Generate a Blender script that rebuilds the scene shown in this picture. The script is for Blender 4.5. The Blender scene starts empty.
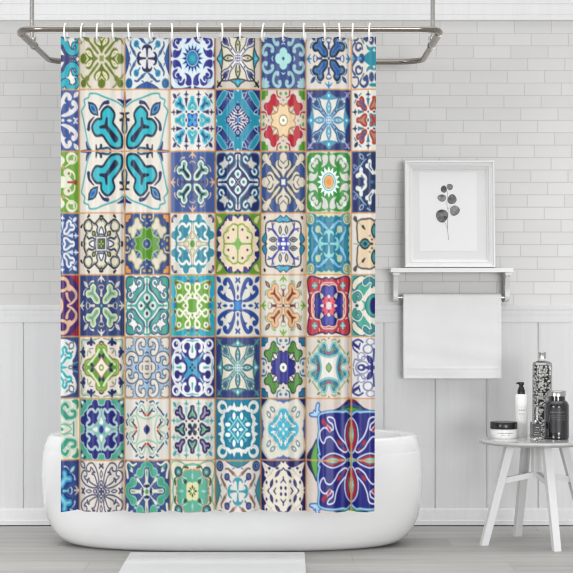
# ------------------------------------------------------------------ curtain print
# Every tile of the printed cloth is drawn with signed distance shapes in its own
# (x, y) square: centre (0,0), edge 1, mirrored left-right and up-down.
import numpy as np

def rgb(h):
    h = h.lstrip('#')
    return np.array([int(h[i:i + 2], 16) / 255.0 for i in (0, 2, 4)], dtype=np.float32)

def spline(pts, closed, sub=5):
    P = np.array(pts, dtype=np.float32)
    n = len(P)
    out = []
    rng_ = range(n) if closed else range(n - 1)
    for i in rng_:
        if closed:
            p0, p1, p2, p3 = P[(i - 1) % n], P[i], P[(i + 1) % n], P[(i + 2) % n]
        else:
            p0, p1, p2, p3 = P[max(i - 1, 0)], P[i], P[i + 1], P[min(i + 2, n - 1)]
        for k in range(sub):
            t = k / sub
            out.append(0.5 * ((2 * p1) + (-p0 + p2) * t + (2 * p0 - 5 * p1 + 4 * p2 - p3) * t * t
                              + (-p0 + 3 * p1 - 3 * p2 + p3) * t ** 3))
    if not closed:
        out.append(P[-1])
    return np.array(out, dtype=np.float32)

def mir(pts):
    """close a half outline by its mirror image across x = 0"""
    return list(pts) + [(-x, y) for x, y in reversed(pts) if abs(x) > 1e-6]

AA = 0.04

class Tile:
    def __init__(self, x, y, s8=True):
        self.x, self.y, self.s8 = x, y, s8
        self.c = np.ones((len(x), 3), dtype=np.float32)
    def bg(self, col):
        self.c[:] = rgb(col)
    # -- distance shapes
    def _both(self, f, s8):
        d = f(self.x, self.y)
        if self.s8 if s8 is None else s8:
            d = np.minimum(d, f(self.y, self.x))
        return d
    def poly(self, pts, smooth=True, s8=None):
        P = spline(pts, True) if smooth else np.array(pts, dtype=np.float32)
        Q = np.roll(P, -1, axis=0)
        def f(x, y):
            best = np.full(len(x), 9.0, dtype=np.float32)
            ins = np.zeros(len(x), dtype=bool)
            for (ax, ay), (bx, by) in zip(P, Q):
                ex, ey = bx - ax, by - ay
                wx, wy = x - ax, y - ay
                t = np.clip((wx * ex + wy * ey) / (ex * ex + ey * ey + 1e-9), 0, 1)
                best = np.minimum(best, (wx - ex * t) ** 2 + (wy - ey * t) ** 2)
                if ay != by:
                    ins ^= ((ay > y) != (by > y)) & (x < ex * (y - ay) / ey + ax)
            d = np.sqrt(best)
            return np.where(ins, -d, d)
        return self._both(f, s8)
    def path(self, pts, w=0.08, w1=None, smooth=True, s8=None):
        P = spline(pts, False, 4) if smooth and len(pts) > 2 else np.array(pts, dtype=np.float32)
        w1 = w if w1 is None else w1
        n = len(P) - 1
        def f(x, y):
            best = np.full(len(x), 9.0, dtype=np.float32)
            for i in range(n):
                (ax, ay), (bx, by) = P[i], P[i + 1]
                ex, ey = bx - ax, by - ay
                wx, wy = x - ax, y - ay
                t = np.clip((wx * ex + wy * ey) / (ex * ex + ey * ey + 1e-9), 0, 1)
                ww = w + (w1 - w) * ((i + t) / n)
                best = np.minimum(best, np.sqrt((wx - ex * t) ** 2 + (wy - ey * t) ** 2) - ww / 2)
            return best
        return self._both(f, s8)
    def ell(self, cx, cy, rx, ry=None, rot=0, s8=None):
        ry = rx if ry is None else ry
        c, s = np.cos(np.radians(rot)), np.sin(np.radians(rot))
        def f(x, y):
            u = ((x - cx) * c + (y - cy) * s) / rx
            v = (-(x - cx) * s + (y - cy) * c) / ry
            return ((np.sqrt(u * u + v * v) - 1) * min(rx, ry)).astype(np.float32)
        return self._both(f, s8)
    def leaf(self, x0, y0, x1, y1, w, s8=None):
        dx, dy = x1 - x0, y1 - y0
        L = (dx * dx + dy * dy) ** .5
        nx, ny = -dy / L * w / 2, dx / L * w / 2
        P = [(x0, y0), (x0 + dx * .28 + nx * .8, y0 + dy * .28 + ny * .8), (x0 + dx * .5 + nx, y0 + dy * .5 + ny),
             (x0 + dx * .72 + nx * .8, y0 + dy * .72 + ny * .8), (x1, y1),
             (x0 + dx * .72 - nx * .8, y0 + dy * .72 - ny * .8), (x0 + dx * .5 - nx, y0 + dy * .5 - ny),
             (x0 + dx * .28 - nx * .8, y0 + dy * .28 - ny * .8)]
        return self.poly(P, False, s8)
    # -- paint
    def fill(self, d, col, off=0.0):
        a = np.clip(0.5 - (d - off) / AA, 0, 1)[:, None]
        self.c = self.c * (1 - a) + rgb(col) * a
        return d
    def line(self, d, col, w=0.05, off=0.0):
        a = np.clip(0.5 - (np.abs(d - off) - w / 2) / AA, 0, 1)[:, None]
        self.c = self.c * (1 - a) + rgb(col) * a
        return d
    # -- shorthands
    def F(self, pts, col, o=None, w=0.05, smooth=True, s8=None):
        d = self.fill(self.poly(pts, smooth, s8), col)
        if o: self.line(d, o, w)
        return d
    def S(self, pts, col, w=0.06, w1=None, smooth=True, s8=None):
        return self.fill(self.path(pts, w, w1, smooth, s8), col)
    def E(self, cx, cy, rx, ry, col, rot=0, o=None, w=0.05, s8=None):
        d = self.fill(self.ell(cx, cy, rx, ry, rot, s8), col)
        if o: self.line(d, o, w)
        return d
    def V(self, x0, y0, x1, y1, w, col, o=None, ow=0.05, s8=None):
        d = self.fill(self.leaf(x0, y0, x1, y1, w, s8), col)
        if o: self.line(d, o, ow)
        return d

# ---- designs -------------------------------------------------------------------
def petals(t, bg, fg, slit, edge, mid, slim=0.0):
    t.bg(bg)
    d = np.minimum.reduce([
        t.path([(.17, .17), (.26, .26), (.36, .36)], .07, .13 - slim), t.path([(.36, .36), (.54, .54)], .12 - slim, .05), t.path([(.54, .54), (.68, .68)], .05, .12),
        t.ell(.8, .8, .12, .13), t.path([(.58, .6), (.7, .66), (.84, .62), (.93, .5)], .1 - slim, .03), t.path([(.62, .66), (.76, .76)], .12, .12)])
    t.fill(d, edge, .03); t.fill(d, fg)
    p = mir([(0, .17), (.07, .27), (.15, .36), (.24, .42), (.32, .5), (.34, .6), (.29, .69), (.2, .7), (.16, .74), (.15, .86), (.08, .94), (0, .96)])
    d = t.poly(p); t.fill(d, edge, .03); t.fill(d, fg)
    t.S([(.07, .45), (.17, .5), (.23, .58), (.22, .66)], slit, .04 + slim, .05 + slim); t.S([(.0, .6), (.07, .66), (.13, .7)], slit, .03 + slim, .02)
    if slim: t.S([(.1, .5), (.13, .58), (.22, .66)], slit, .08, .05)
    t.fill(t.poly([(.09, .09), (-.09, .09), (-.09, -.09), (.09, -.09)], False), mid)

YP = [(.09, .08), (.08, .23), (.17, .35), (.27, .46), (.24, .6), (.36, .7), (.48, .62), (.49, .51), (.61, .49), (.69, .39), (.62, .27), (.47, .27), (.36, .16), (.26, .08)]
def four_y(t, bg, layers, core, leaf, cres, arrow, chev, pet, dot, leaf_in=None, big=False):
    t.bg(bg)
    d = t.poly(YP, s8=False)
    gr = 0 if big else .025
    for off, col in layers: t.fill(d, col, off + gr)
    if core:
        t.S([(.2, .19), (.3, .3), (.4, .4)], core, .1, .06); t.S([(.4, .4), (.38, .53)], core, .07, .03); t.S([(.4, .4), (.53, .39)], core, .07, .03)
    if leaf:
        l = t.V(.57, .57, .8, .8, .17 if big else .14, leaf)
        if leaf_in: t.fill(l, leaf_in, -.03)
    t.S([(.79, .36), (.77, .46), (.67, .55)], cres, .07, .02)
    if big: return
    t.S([(0, .78), (0, .99)], arrow, .05, .07); t.S([(0, .9), (.07, .87), (.15, .8)], arrow, .1, .02)
    t.S([(.0, .66), (.05, .67), (.11, .62)], chev, .04)
    t.S([(.0, .33), (0, .52)], pet, .1, .05); t.S([(0, .46), (.09, .56)], pet, .05, .02)
    if dot: t.E(0, 0, .055, .05, dot)

def scroll(t, bg, fg, ol, pale, mid, petal, pdot, hole):
    t.bg(bg)
    P = [(.32, .93), (.17, .87), (.11, .7), (.15, .53), (.28, .42), (.4, .3), (.5, .17), (.68, .11), (.86, .17), (.93, .32), (.88, .48), (.94, .62), (.93, .84), (.84, .93), (.62, .94), (.48, .88)]
    d = t.poly(P, s8=False)
    t.fill(d, ol, .02); t.fill(d, fg, -.025)
    f = [(.58, .82), (.64, .68), (.82, .6), (.71, .52), (.66, .38), (.58, .47), (.52, .47), (.49, .53), (.38, .62), (.51, .68)]
    df = t.poly(f, s8=False); t.fill(df, ol, .03); t.fill(df, pale)
    e = t.path([(.36, .62), (.27, .68), (.26, .78), (.36, .82), (.42, .75)], .07, .05); t.fill(e, ol, .025); t.fill(e, hole)
    t.S([(0, .3), (0, .86)], hole, .22, .14)
    t.S([(-.16, .8), (-.12, .91), (0, .93), (.12, .91), (.16, .8)], mid, .06)
    c = t.poly(mir([(0, .64), (.05, .5), (.13, .42), (.24, .34), (.36, .22), (.44, .12), (.52, .04), (.64, 0), (.4, -.1), (0, -.5)]), s8=False)
    t.fill(c, ol, .085); t.fill(c, hole, .06); t.S([(0, .3), (0, .85)], mid, .1, .05); t.fill(c, mid)
    p = t.poly(mir([(0, .4), (.1, .36), (.15, .27), (.1, .17), (0, .1)])); t.fill(p, petal)
    t.E(0, .25, .05, .06, pdot); t.S([(.12, .12), (.02, .02)], pdot if hole == pale else bg, .03)

def swirl(t, border, body, comma, ray, ring, core, core2):
    t.bg(border)
    t.fill(t.poly([(0, .97), (.08, .9), (.25, .94), (.6, .95), (.86, .9), (.95, .8), (.96, .5), (.94, .25), (.9, .08), (.97, 0), (.5, -.4), (0, -.5), (-.5, 0), (-.4, .6)]), body)
    t.F([(.04, .84), (.12, .88), (.22, .88), (.3, .8), (.26, .68), (.27, .57), (.34, .48), (.22, .5), (.1, .58), (.04, .7)], comma)
    t.F([(.33, .66), (.36, .82), (.46, .89), (.6, .86), (.68, .76), (.66, .64), (.57, .56), (.47, .6), (.42, .68)], comma)
    t.S([(.42, .58), (.46, .72), (.56, .76), (.6, .68)], body, .07, .03)
    t.F([(.7, .8), (.78, .72), (.76, .64), (.68, .7)], ray)
    th = np.arctan2(t.y, t.x); r = np.hypot(t.x, t.y)
    saw = np.abs(((th * 16 / (2 * np.pi)) % 1) - .5) * 2
    t.fill((r - (.35 + .16 * saw ** 1.3)).astype(np.float32), ray)
    t.fill((r - (.27 + .17 * saw ** 1.3)).astype(np.float32), ring if body != '419848' else ray)
    t.fill(t.ell(0, 0, .3, .29), ring); t.line(t.ell(0, 0, .25, .24), ray, .04)
    t.fill(t.poly([(.2, .1), (.1, .2), (-.1, .2), (-.2, .1), (-.2, -.1), (-.1, -.2), (.1, -.2), (.2, -.1)], False), core)
    t.fill(t.ell(0, 0, .11, .11), core2)

def hearts(t, bg, yl, hl, ycore, hcore, small, small2, cen, cen2, dots):
    t.bg(bg)
    Y = [(.36, .32), (.34, .42), (.44, .54), (.46, .68), (.55, .76), (.64, .7), (.64, .62), (.73, .62), (.78, .53), (.72, .45), (.6, .44), (.5, .33)]
    d = t.poly(Y, s8=False)
    for off, col in yl: t.fill(d, col, off)
    if ycore: t.S([(.44, .4), (.56, .54)], ycore, .06); t.S([(.56, .54), (.55, .64)], ycore, .04); t.S([(.56, .54), (.66, .53)], ycore, .04)
    h = t.poly(mir([(0, .77), (.07, .74), (.08, .63), (.15, .53), (.2, .43), (.18, .35), (.1, .33), (0, .38)]))
    for off, col in hl: t.fill(h, col, off)
    if hcore: t.S([(0, .5), (.09, .42)], hcore, .05, .02)
    t.S([(.27, .78), (.27, .94)], small, .05, .03); t.S([(.27, .85), (.36, .82)], small, .07, .02); t.S([(.27, .85), (.18, .82)], small, .07, .02)
    t.S([(.27, .66), (.27, .46)], small2, .12, .03); t.S([(.21, .7), (.33, .7)], small2, .03)
    t.V(.72, .7, .88, .86, .1, small); t.S([(.57, .87), (.66, .8)], small2, .03, .05)
    c = t.poly([(.2, .22), (0, .19), (-.2, .22), (-.19, 0), (-.2, -.22), (0, -.2), (.2, -.22), (.19, 0)])
    t.fill(c, cen); t.S([(-.12, -.14), (.12, .14)], cen2, .1); t.fill(t.ell(.1, .12, .06, .07), cen2)
    t.E(0, .275, .05, .035, dots); t.E(.27, .27, .035, .03, dots)

def rosette(t, bg, cush, edge, wave, wave2, pet, petin, tri, tri2, corner, mid, cdot):
    t.bg(bg)
    tr = t.poly(mir([(0, .93), (.13, .82), (.34, .71), (.2, .66), (0, .62)])); t.fill(tr, tri); t.line(tr, edge, .04)
    t.E(0, .79, .05, .05, tri2)
    cp = [(0, .66), (.2, .69), (.45, .73), (.62, .72), (.72, .68), (.73, .58), (.72, .42), (.69, .2), (.65, 0), (.5, -.3), (0, -.5), (-.5, 0), (-.3, .5)]
    b = t.poly(cp); t.fill(b, edge, .02); t.fill(b, cush, -.025)
    rb = [(.1, .1), (.22, .25), (.33, .37), (.39, .48), (.42, .6), (.5, .69)]
    d = t.path(rb, .12, .13); t.fill(d, wave); t.fill(t.path(rb, .03, .06), wave2 or cush)
    t.S([(.24, .24), (.36, .36)], wave2 or cush, .1, .07); t.E(.29, .29, .03, .03, wave)
    t.V(.46, .46, .66, .66, .16, wave); t.S([(.62, .62), (.72, .72)], corner, .05)
    l = t.V(0, .14, 0, .66, .2, pet); t.line(l, edge, .045); t.V(0, .26, 0, .58, .1, petin); t.E(0, .44, .03, .03, edge)
    t.S([(0, .0), (0, .28)], mid, .16, .05); t.S([(0, 0), (.22, .22)], mid, .14, .06)
    t.E(0, 0, .035, .03, cdot); t.E(.0, .09, .03, .025, cdot); t.E(.08, .08, .02, .02, cdot); t.E(0, .18, .02, .02, cdot)
    t.S([(.74, .74), (.8, .8)], corner, .05); t.S([(.78, .82), (.88, .8), (.9, .72)], corner, .05, .03); t.S([(.8, .8), (.9, .9)], corner, .08)

def scallop(t, bg, body, band, leaf, ast, astl, tri, cen, mark, mark2):
    t.bg(bg)
    b = t.poly([(0, .74), (.1, .76), (.17, .84), (.2, .93), (.29, .96), (.38, .92), (.42, .8), (.54, .76), (.6, .64), (.72, .57), (.78, .44), (.9, .4), (.96, .29), (.92, .19), (.82, .15), (.76, .1), (.74, 0), (.4, -.5), (-.4, -.5), (-.5, .4)])
    t.fill(b, band, .04 if band != bg else 0); t.fill(b, body)
    L = t.poly([(.05, .5), (.08, .64), (.17, .67), (.27, .58), (.38, .66), (.54, .64), (.63, .54), (.6, .4), (.55, .28), (.66, .2), (.66, .08), (.5, .05), (.32, .16), (.16, .32)], s8=False)
    t.fill(L, band, .03); t.fill(L, leaf, -.065)
    t.S([(.3, .24), (.42, .42), (.46, .56)], leaf, .12, .1)
    a = t.poly(mir([(0, .66), (.05, .42), (.14, .25), (.26, .14), (.42, .06), (.68, 0), (.3, -.2), (0, -.4)]))
    t.fill(a, ast); t.line(a, astl, .035)
    q = t.poly(mir([(0, .4), (.09, .22), (.04, .17), (0, .16)])); t.fill(q, tri); t.line(q, astl, .03)
    t.E(0, 0, .1, .12, cen, s8=False)
    t.S([(.72, .88), (.82, .9), (.92, .82), (.92, .72)], mark, .05); t.E(.86, .87, .06, .05, mark2)

def octaflower(t, bg, flower, fl_line, eye, dot, bone, bone_l, leaf, brk, brdot, corner, cornl, ring=None):
    t.bg(bg)
    B = [(.35, .8), (.44, .84), (.53, .78), (.56, .66), (.66, .56), (.78, .55), (.84, .46), (.8, .36), (.72, .32), (.67, .2), (.57, .2), (.5, .32), (.42, .42), (.28, .46), (.2, .53), (.22, .62), (.3, .68)]
    d = t.poly(B, s8=False)
    if ring: t.fill(d, ring, .12); t.fill(d, bone_l, .045)
    t.fill(d, bone); t.line(d, bone_l, .04)
    t.V(.24, .26, .46, .47, .16, leaf, fl_line, .03, s8=False)
    f = t.poly([(0, .46), (.05, .5), (.12, .53), (.2, .5), (.22, .4), (.25, .31), (.31, .25), (.42, .22), (.51, .19), (.53, .11), (.5, .05), (.46, 0), (.2, -.4), (-.2, -.4), (-.5, .2)])
    t.fill(f, flower); t.line(f, fl_line, .04)
    t.E(0, 0, .18, .17, eye, o=fl_line, w=.035, s8=False); t.E(0, 0, .05, .05, dot)
    t.S([(.28, .97), (.26, .8), (.14, .74)], brk, .06, .04); t.E(.12, .87, .06, .05, brdot)
    t.E(0, .66, .04, .03, fl_line)
    c = t.poly([(.72, .96), (.7, .82), (.8, .78), (.82, .7), (.97, .68), (.96, .96)], False); t.fill(c, corner); t.line(c, cornl, .03)

def blacklines(t):
    k, g = '2a2d33', '8a8f84'
    t.bg('d6cfc3')
    P = [(0, .78), (.15, .76), (.29, .65), (.42, .72), (.56, .79), (.7, .72), (.78, .6), (.74, .45), (.66, .36), (.73, .22), (.75, 0), (.3, -.5), (-.3, -.5), (-.5, .3)]
    d = t.poly(P, s8=False); t.fill(d, 'd9d3bb'); t.line(d, k, .06); t.line(d, '8d9088', .025, -.06)
    t.S([(.45, .68), (.4, .5), (.55, .42), (.64, .43)], '3b4460', .04)
    t.S([(.12, .24), (.2, .4), (.17, .55), (.24, .64)], '3b4460', .05); t.S([(.24, .12), (.4, .2), (.55, .16), (.62, .22)], '3b4460', .05)
    t.F([(.24, .24), (-.24, .24), (-.24, -.24), (.24, -.24)], 'dcdce0', '4a5068', .035, False)
    t.F([(.15, .15), (-.15, .15), (-.15, -.15), (.15, -.15)], 'd2d2b0', '3f4a45', .05, False)
    t.S([(-.12, -.12), (.12, .12)], '59702f', .05); t.E(.06, .1, .05, .05, '59702f')
    t.F(mir([(0, .54), (.09, .42), (.09, .31), (0, .31)]), 'e2e2e2', '3b4460', .045)
    t.V(.26, .28, .4, .4, .13, '8c8a52', k, .04)
    t.S([(-.03, .9), (.05, .88)], k, .08); t.S([(.55, .92), (.6, .87)], k, .08, .05)
    t.S([(.9, .55), (.86, .62)], k, .06, .04)

def scurls(t, bg, fg, ol, cen, cen2, bud):
    t.bg(bg)
    d = np.minimum.reduce([t.path([(.14, .74), (.13, .84), (.22, .9), (.36, .86), (.44, .74), (.42, .58), (.34, .47), (.24, .46)], .12, .13),
                           t.ell(.17, .76, .075, .07), t.ell(.25, .5, .08, .07)])
    if ol: t.fill(d, ol, .035)
    t.fill(d, fg, -.005)
    l = t.poly([(.93, .93), (.94, .68), (.86, .6), (.8, .7), (.62, .74), (.72, .88)])
    if ol: t.fill(l, ol, .03)
    t.fill(l, fg)
    q = np.minimum(t.ell(0, .2, .18, .17), t.poly([(.19, .19), (-.19, .19), (-.19, -.19), (.19, -.19)]))
    t.fill(q, ol or bg, .035 if ol else 0.0); t.fill(q, cen, -.01)
    if cen2:
        t.fill(t.poly([(.07, .07), (-.07, .07), (-.07, -.07), (.07, -.07)], False), cen2); t.fill(t.poly([(.035, .035), (-.035, .035), (-.035, -.035), (.035, -.035)], False), cen)
        t.S([(-.06, .2), (.06, .2)], cen2, .04)
    else: t.E(0, 0, .05, .04, '2c4270')
    t.S([(-.07, .46), (0, .5), (.07, .46)], bud, .06, .03)

def leafy(t, bg, fg, outline=None, mid=None, dots=None):
    t.bg(bg)
    P = [(.14, .16), (.11, .36), (.16, .58), (.26, .78), (.4, .91), (.56, .89), (.66, .78), (.64, .67), (.55, .64), (.48, .68), (.48, .76), (.42, .74), (.36, .64), (.42, .55), (.34, .54), (.27, .46), (.2, .3)]
    d = t.poly(P)
    l = t.leaf(.74, .74, .94, .96, .15)
    a1 = t.leaf(0, .44, 0, .68, .1); a2 = t.ell(0, .28, .05, .07)
    a3 = np.minimum(t.path([(-.08, .76), (0, .84), (.08, .76)], .07, .06), t.path([(0, .8), (.07, .88)], .06))
    if outline:
        t.line(d, outline, .045); t.line(l, outline, .045); t.line(a1, outline, .035); t.line(a2, outline, .035)
        t.S([(.3, .62), (.4, .6)], outline, .07, .03); t.fill(a3, outline)
        q = t.ell(0, .12, .09, .08); t.line(q, outline, .04); t.fill(t.poly([(.13, .13), (-.13, .13), (-.13, -.13), (.13, -.13)], False), outline); t.E(.07, .07, .03, .03, bg); t.E(0, 0, .04, .04, '3a4fb0')
    else:
        for q in (d, l, a1, a2, a3): t.fill(q, fg)
        if mid:
            t.fill(t.poly([(.18, .18), (0, .14), (-.18, .18), (-.14, 0), (-.18, -.18), (0, -.14), (.18, -.18), (.14, 0)]), fg, .02)
            t.fill(t.poly([(.13, .14), (-.13, .14), (-.13, -.14), (.13, -.14)], False), mid)

def vases(t, bg, fg, tq, ol):
    t.bg(bg)
    t.F([(0, .3), (.1, .32), (.16, .42), (.16, .54), (.1, .66), (.14, .78), (.26, .8), (.36, .72), (.34, .6), (.26, .56), (.28, .48), (.4, .5), (.46, .62), (.44, .8), (.34, .92), (.15, .94), (0, .9), (-.2, .9), (-.2, .4)], fg)
    t.F([(.3, .14), (.34, .2)], fg, smooth=False) if False else None
    e = t.ell(.72, .74, .2, .19, s8=False); t.fill(e, fg); t.E(.74, .75, .1, .09, bg, s8=False); t.E(.7, .78, .04, .05, fg, s8=False)
    t.S([(.52, .56), (.64, .56), (.78, .5), (.86, .36)], fg, .12, .06)
    t.S([(.48, .46), (.36, .35), (.28, .27)], '9fc4de', .05, .05)
    t.fill(t.poly(mir([(0, .21), (.12, .24), (.26, .36), (.32, .3), (.22, .13), (.2, 0), (0, -.3)])), tq)
    t.S([(0, .52), (0, .72)], '4aa9a8', .09, .03); t.S([(0, .85), (.12, .87), (.26, .86)], '58b0a8', .06, .02)
    t.E(0, .09, .04, .035, '1c2450')

def tealring(t):
    b, w = '1f84a2', 'e2e0da'
    t.bg(b)
    e = t.ell(.69, .72, .23, .22, s8=False); t.fill(e, w); t.E(.68, .69, .15, .13, b, s8=False)
    t.S([(.6, .62), (.76, .62), (.8, .78), (.68, .86)], w, .1, .1, s8=False); t.E(.69, .72, .1, .09, b, 45, s8=False)
    t.F([(0, .74), (.08, .74), (.16, .88), (.24, .76), (.36, .78), (.54, .58), (.4, .58), (.3, .64), (.16, .62), (.06, .58), (0, .6), (-.2, .62), (-.2, .72)], w)
    t.E(.165, .44, .07, .12, 'eef2ee')
    for o in ((.3, .17),): pass
    dd = t.poly([(0, .36), (.38, 0), (0, -.36), (-.38, 0)], False); t.line(dd, '8fd3d6', .06); t.line(dd, '6ec4cc', .03, -.09)
    t.S([(.22, .22), (.36, .36)], '7fcdd2', .05); t.S([(.3, .4), (.4, .3)], '7fcdd2', .03); t.E(0, .4, .04, .04, '9fdcda')
    t.V(0, .03, 0, .24, .11, 'e8f2f0'); 

def octa_beige(t):
    t.bg('26256a')
    t.F([(0, .8), (.2, .86), (.32, .94), (.56, .97), (.72, .92), (.97, .66), (.96, .45), (.9, .28), (.84, 0), (0, -.9), (-.9, 0)], 'd6d3c6', '8a97a5', .04)
    t.S([(.68, .92), (.94, .64)], 'b7bdb8', .05); t.E(0, .99, .32, .1, '5a6bb0')
    for x, y in ((.64, .47),):
        e = t.ell(x, y, .1, .06, 55); t.line(e, '5f7e92', .035)
    q = np.minimum(t.ell(0, .48, .22, .18), t.poly([(.4, .3), (.36, .38), (.22, .46), (-.2, .42), (-.36, .3), (-.36, -.3), (.36, -.3)]))
    t.fill(q, '8fc3cf', .035); t.fill(q, '42aac4')
    t.S([(.06, .44), (.14, .42), (.2, .3), (.3, .2), (.24, .1)], 'dccfc0', .07, .06)
    t.S([(.08, .36), (.1, .52)], 'e6e6e0', .05)
    t.S([(0, 0), (.16, .2)], '42b2cc', .14, .16); t.E(0, .13, .05, .07, 'd8dcd4'); t.E(0, .36, .06, .09, '42aac4')
    t.S([(.2, .66), (.34, .54), (.46, .3)], 'd9b79c', .03)

def lace(t):
    w, b = 'ddd6c6', '312f70'
    t.bg(b); t.s8 = False
    t.F([(0, .9), (.14, .88), (.26, .8), (.4, .76), (.6, .8), (.78, .88), (.94, .93), (.9, .78), (.82, .62), (.84, .5), (.76, .4), (.86, .26), (.9, .1), (.9, 0), (0, -.9), (-.9, 0)], w)
    t.V(.12, .7, .38, .44, .13, b); t.V(.46, .4, .58, .08, .14, b)
    t.S([(0, .74), (.1, .66)], b, .05, .03); t.S([(0, .45), (0, .36)], b, .05); t.S([(0, .37), (.11, .27)], b, .05, .03)
    t.S([(.42, 0), (.33, .1)], b, .05, .03); t.S([(.68, 0), (.62, .08)], b, .06, .03)
    t.E(.1, .1, .05, .055, b); t.E(.3, .31, .045, .05, '5a5878')
    t.E(.62, .73, .06, .045, b); t.E(.27, .74, .07, .04, b); t.E(.74, .27, .04, .05, b); t.E(.74, .6, .04, .04, b)
    t.S([(.5, .52), (.66, .68), (.8, .8)], 'c2baa9', .03); t.S([(.44, .7), (.56, .56), (.7, .46)], 'c2baa9', .04)

def tulips(t, bg, cross, stem, bulb, tulip, tulip2, corner, corn2, side, side2, edge=None):
    t.bg(bg)
    if edge:
        t.F([(0, .8), (.2, .82), (.3, .9), (.5, .88), (.62, .97), (.9, .97), (.96, .7), (.88, .5), (.92, .3), (.86, .2), (.84, 0), (0, -.8), (-.8, 0)], edge)
        t.S([(0, .74), (.12, .76), (.3, .84)], '2f97a8', .04)
    else:
        s = t.poly(mir([(0, .78), (.12, .82), (.3, .88), (.5, 1.02), (0, 1.05)])); t.fill(s, side2, .03); t.fill(s, side)
        t.S([(.16, .76), (.24, .72)], side, .05, .02)
    t.E(.8, .8, .16, .17, corner, s8=False); t.line(t.ell(.8, .8, .1, .1, 0, False), corn2, .05); t.E(.82, .8, .04, .06, corn2, s8=False)
    t.S([(0, .06), (0, .36)], cross, .05, .11); t.S([(0, .37), (.09, .39), (.17, .35), (.2, .29)], cross, .13, .04); t.S([(0, .45), (0, .36)], cross, .05, .14)
    t.S([(.06, .48), (.2, .58)], bulb, .05, .13); t.S([(.2, .58), (.34, .68), (.44, .74), (.54, .72)], stem, .1, .05)
    t.S([(.31, .31), (.44, .44)], tulip, .04, .07); t.F([(.36, .42), (.4, .58), (.56, .56), (.54, .4)], tulip2); t.F([(.4, .46), (.42, .55), (.52, .54), (.5, .45)], tulip)

def ribbon(t, bg, inner, rib, rib2, red, mark, dia, outer, outer2):
    t.bg(bg)
    c = t.poly([(0, .3), (.14, .3), (.3, .42), (.42, .44), (.42, .3), (.32, .14), (.3, 0), (0, -.4), (-.4, 0)], s8=False); t.fill(c, inner)
    path = [(.0, .54), (.07, .58), (.1, .68), (.16, .78), (.28, .78), (.32, .68), (.42, .62), (.44, .5), (.36, .44), (.2, .38), (.0, .34), (-.2, .38), (-.2, .5)]
    d = t.poly(path); t.fill(d, rib, .03)
    if rib2: t.line(d, rib2, .06)
    t.S([(.05, .46), (.14, .54)], red, .08, .06); t.S([(.14, .54), (.24, .66)], mark, .06, .04); t.S([(.2, .6), (.32, .58)], mark, .04)
    t.V(0, -.15, 0, .15, .24, dia, s8=False); t.line(t.leaf(0, -.15, 0, .15, .24, False), '4d6a70', .03)
    t.S([(.14, .88), (.26, .92), (.32, .86)], outer, .06, .03); t.S([(.46, .72), (.56, .62), (.64, .56)], outer, .06, .04); t.V(.36, .8, .52, .88, .08, outer2)
    t.E(0, .95, .03, .025, red)

def lozenge(t):
    t.bg('ddd2c4')
    t.S([(.1, .96), (.5, .84), (.86, .9), (.9, .5), (.94, .1)], '6d9a7a', .03)
    t.F([(.86, .88), (.5, .74), (.36, .7), (.42, .82)], 'a9c4b4', s8=False); t.F([(.86, .88), (.72, .5), (.68, .38), (.84, .42)], 'a9c4b4', s8=False)
    for s in (False,):
        t.S([(.46, .95), (.46, .76)], '2a3170', .06, .12, s8=False); t.S([(.3, .78), (.44, .84), (.6, .78)], '2a3170', .06, .1, s8=False)
        t.S([(.96, .5), (.78, .5)], '2a3170', .06, .12, s8=False); t.S([(.8, .64), (.86, .5), (.78, .36)], '2a3170', .06, .1, s8=False)
    t.S([(-.1, .8), (0, .84), (.1, .8)], '2a3170', .08, .04); t.S([(-.08, .74), (.08, .74)], '2a3170', .03)
    t.S([(.38, .62), (.54, .6)], '6b7d9a', .03); t.V(.44, .46, .58, .56, .06, '86a070')
    P = [(0, .72), (.12, .74), (.22, .68), (.24, .56), (.24, .44), (.36, .36), (.46, .28), (.62, .25), (.72, .18), (.72, 0), (.3, -.5), (-.3, -.5), (-.6, 0)]
    d = t.poly(P, s8=False); t.fill(d, '9c7a4a', .03); t.fill(d, '6f9e37'); t.line(d, '9cbd6c', .04, -.05)
    t.S([(.1, .58), (.18, .46), (.34, .3), (.48, .18)], 'c9dcb0', .09, .07)
    t.F([(.0, .36), (.12, .3), (.12, .46), (0, .4)], '2e3c68', s8=False); t.F([(.36, 0), (.44, .02), (.5, .13), (.4, .14), (.34, .08)], '2e3c68', s8=False)
    l = t.poly([(0, .31), (.29, 0), (0, -.31), (-.29, 0)], False); t.fill(l, '9c7a4a', .04); t.fill(l, 'e8dccd')
    e = t.ell(0, 0, .08, .08); t.line(e, '7ea346', .05)

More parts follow.
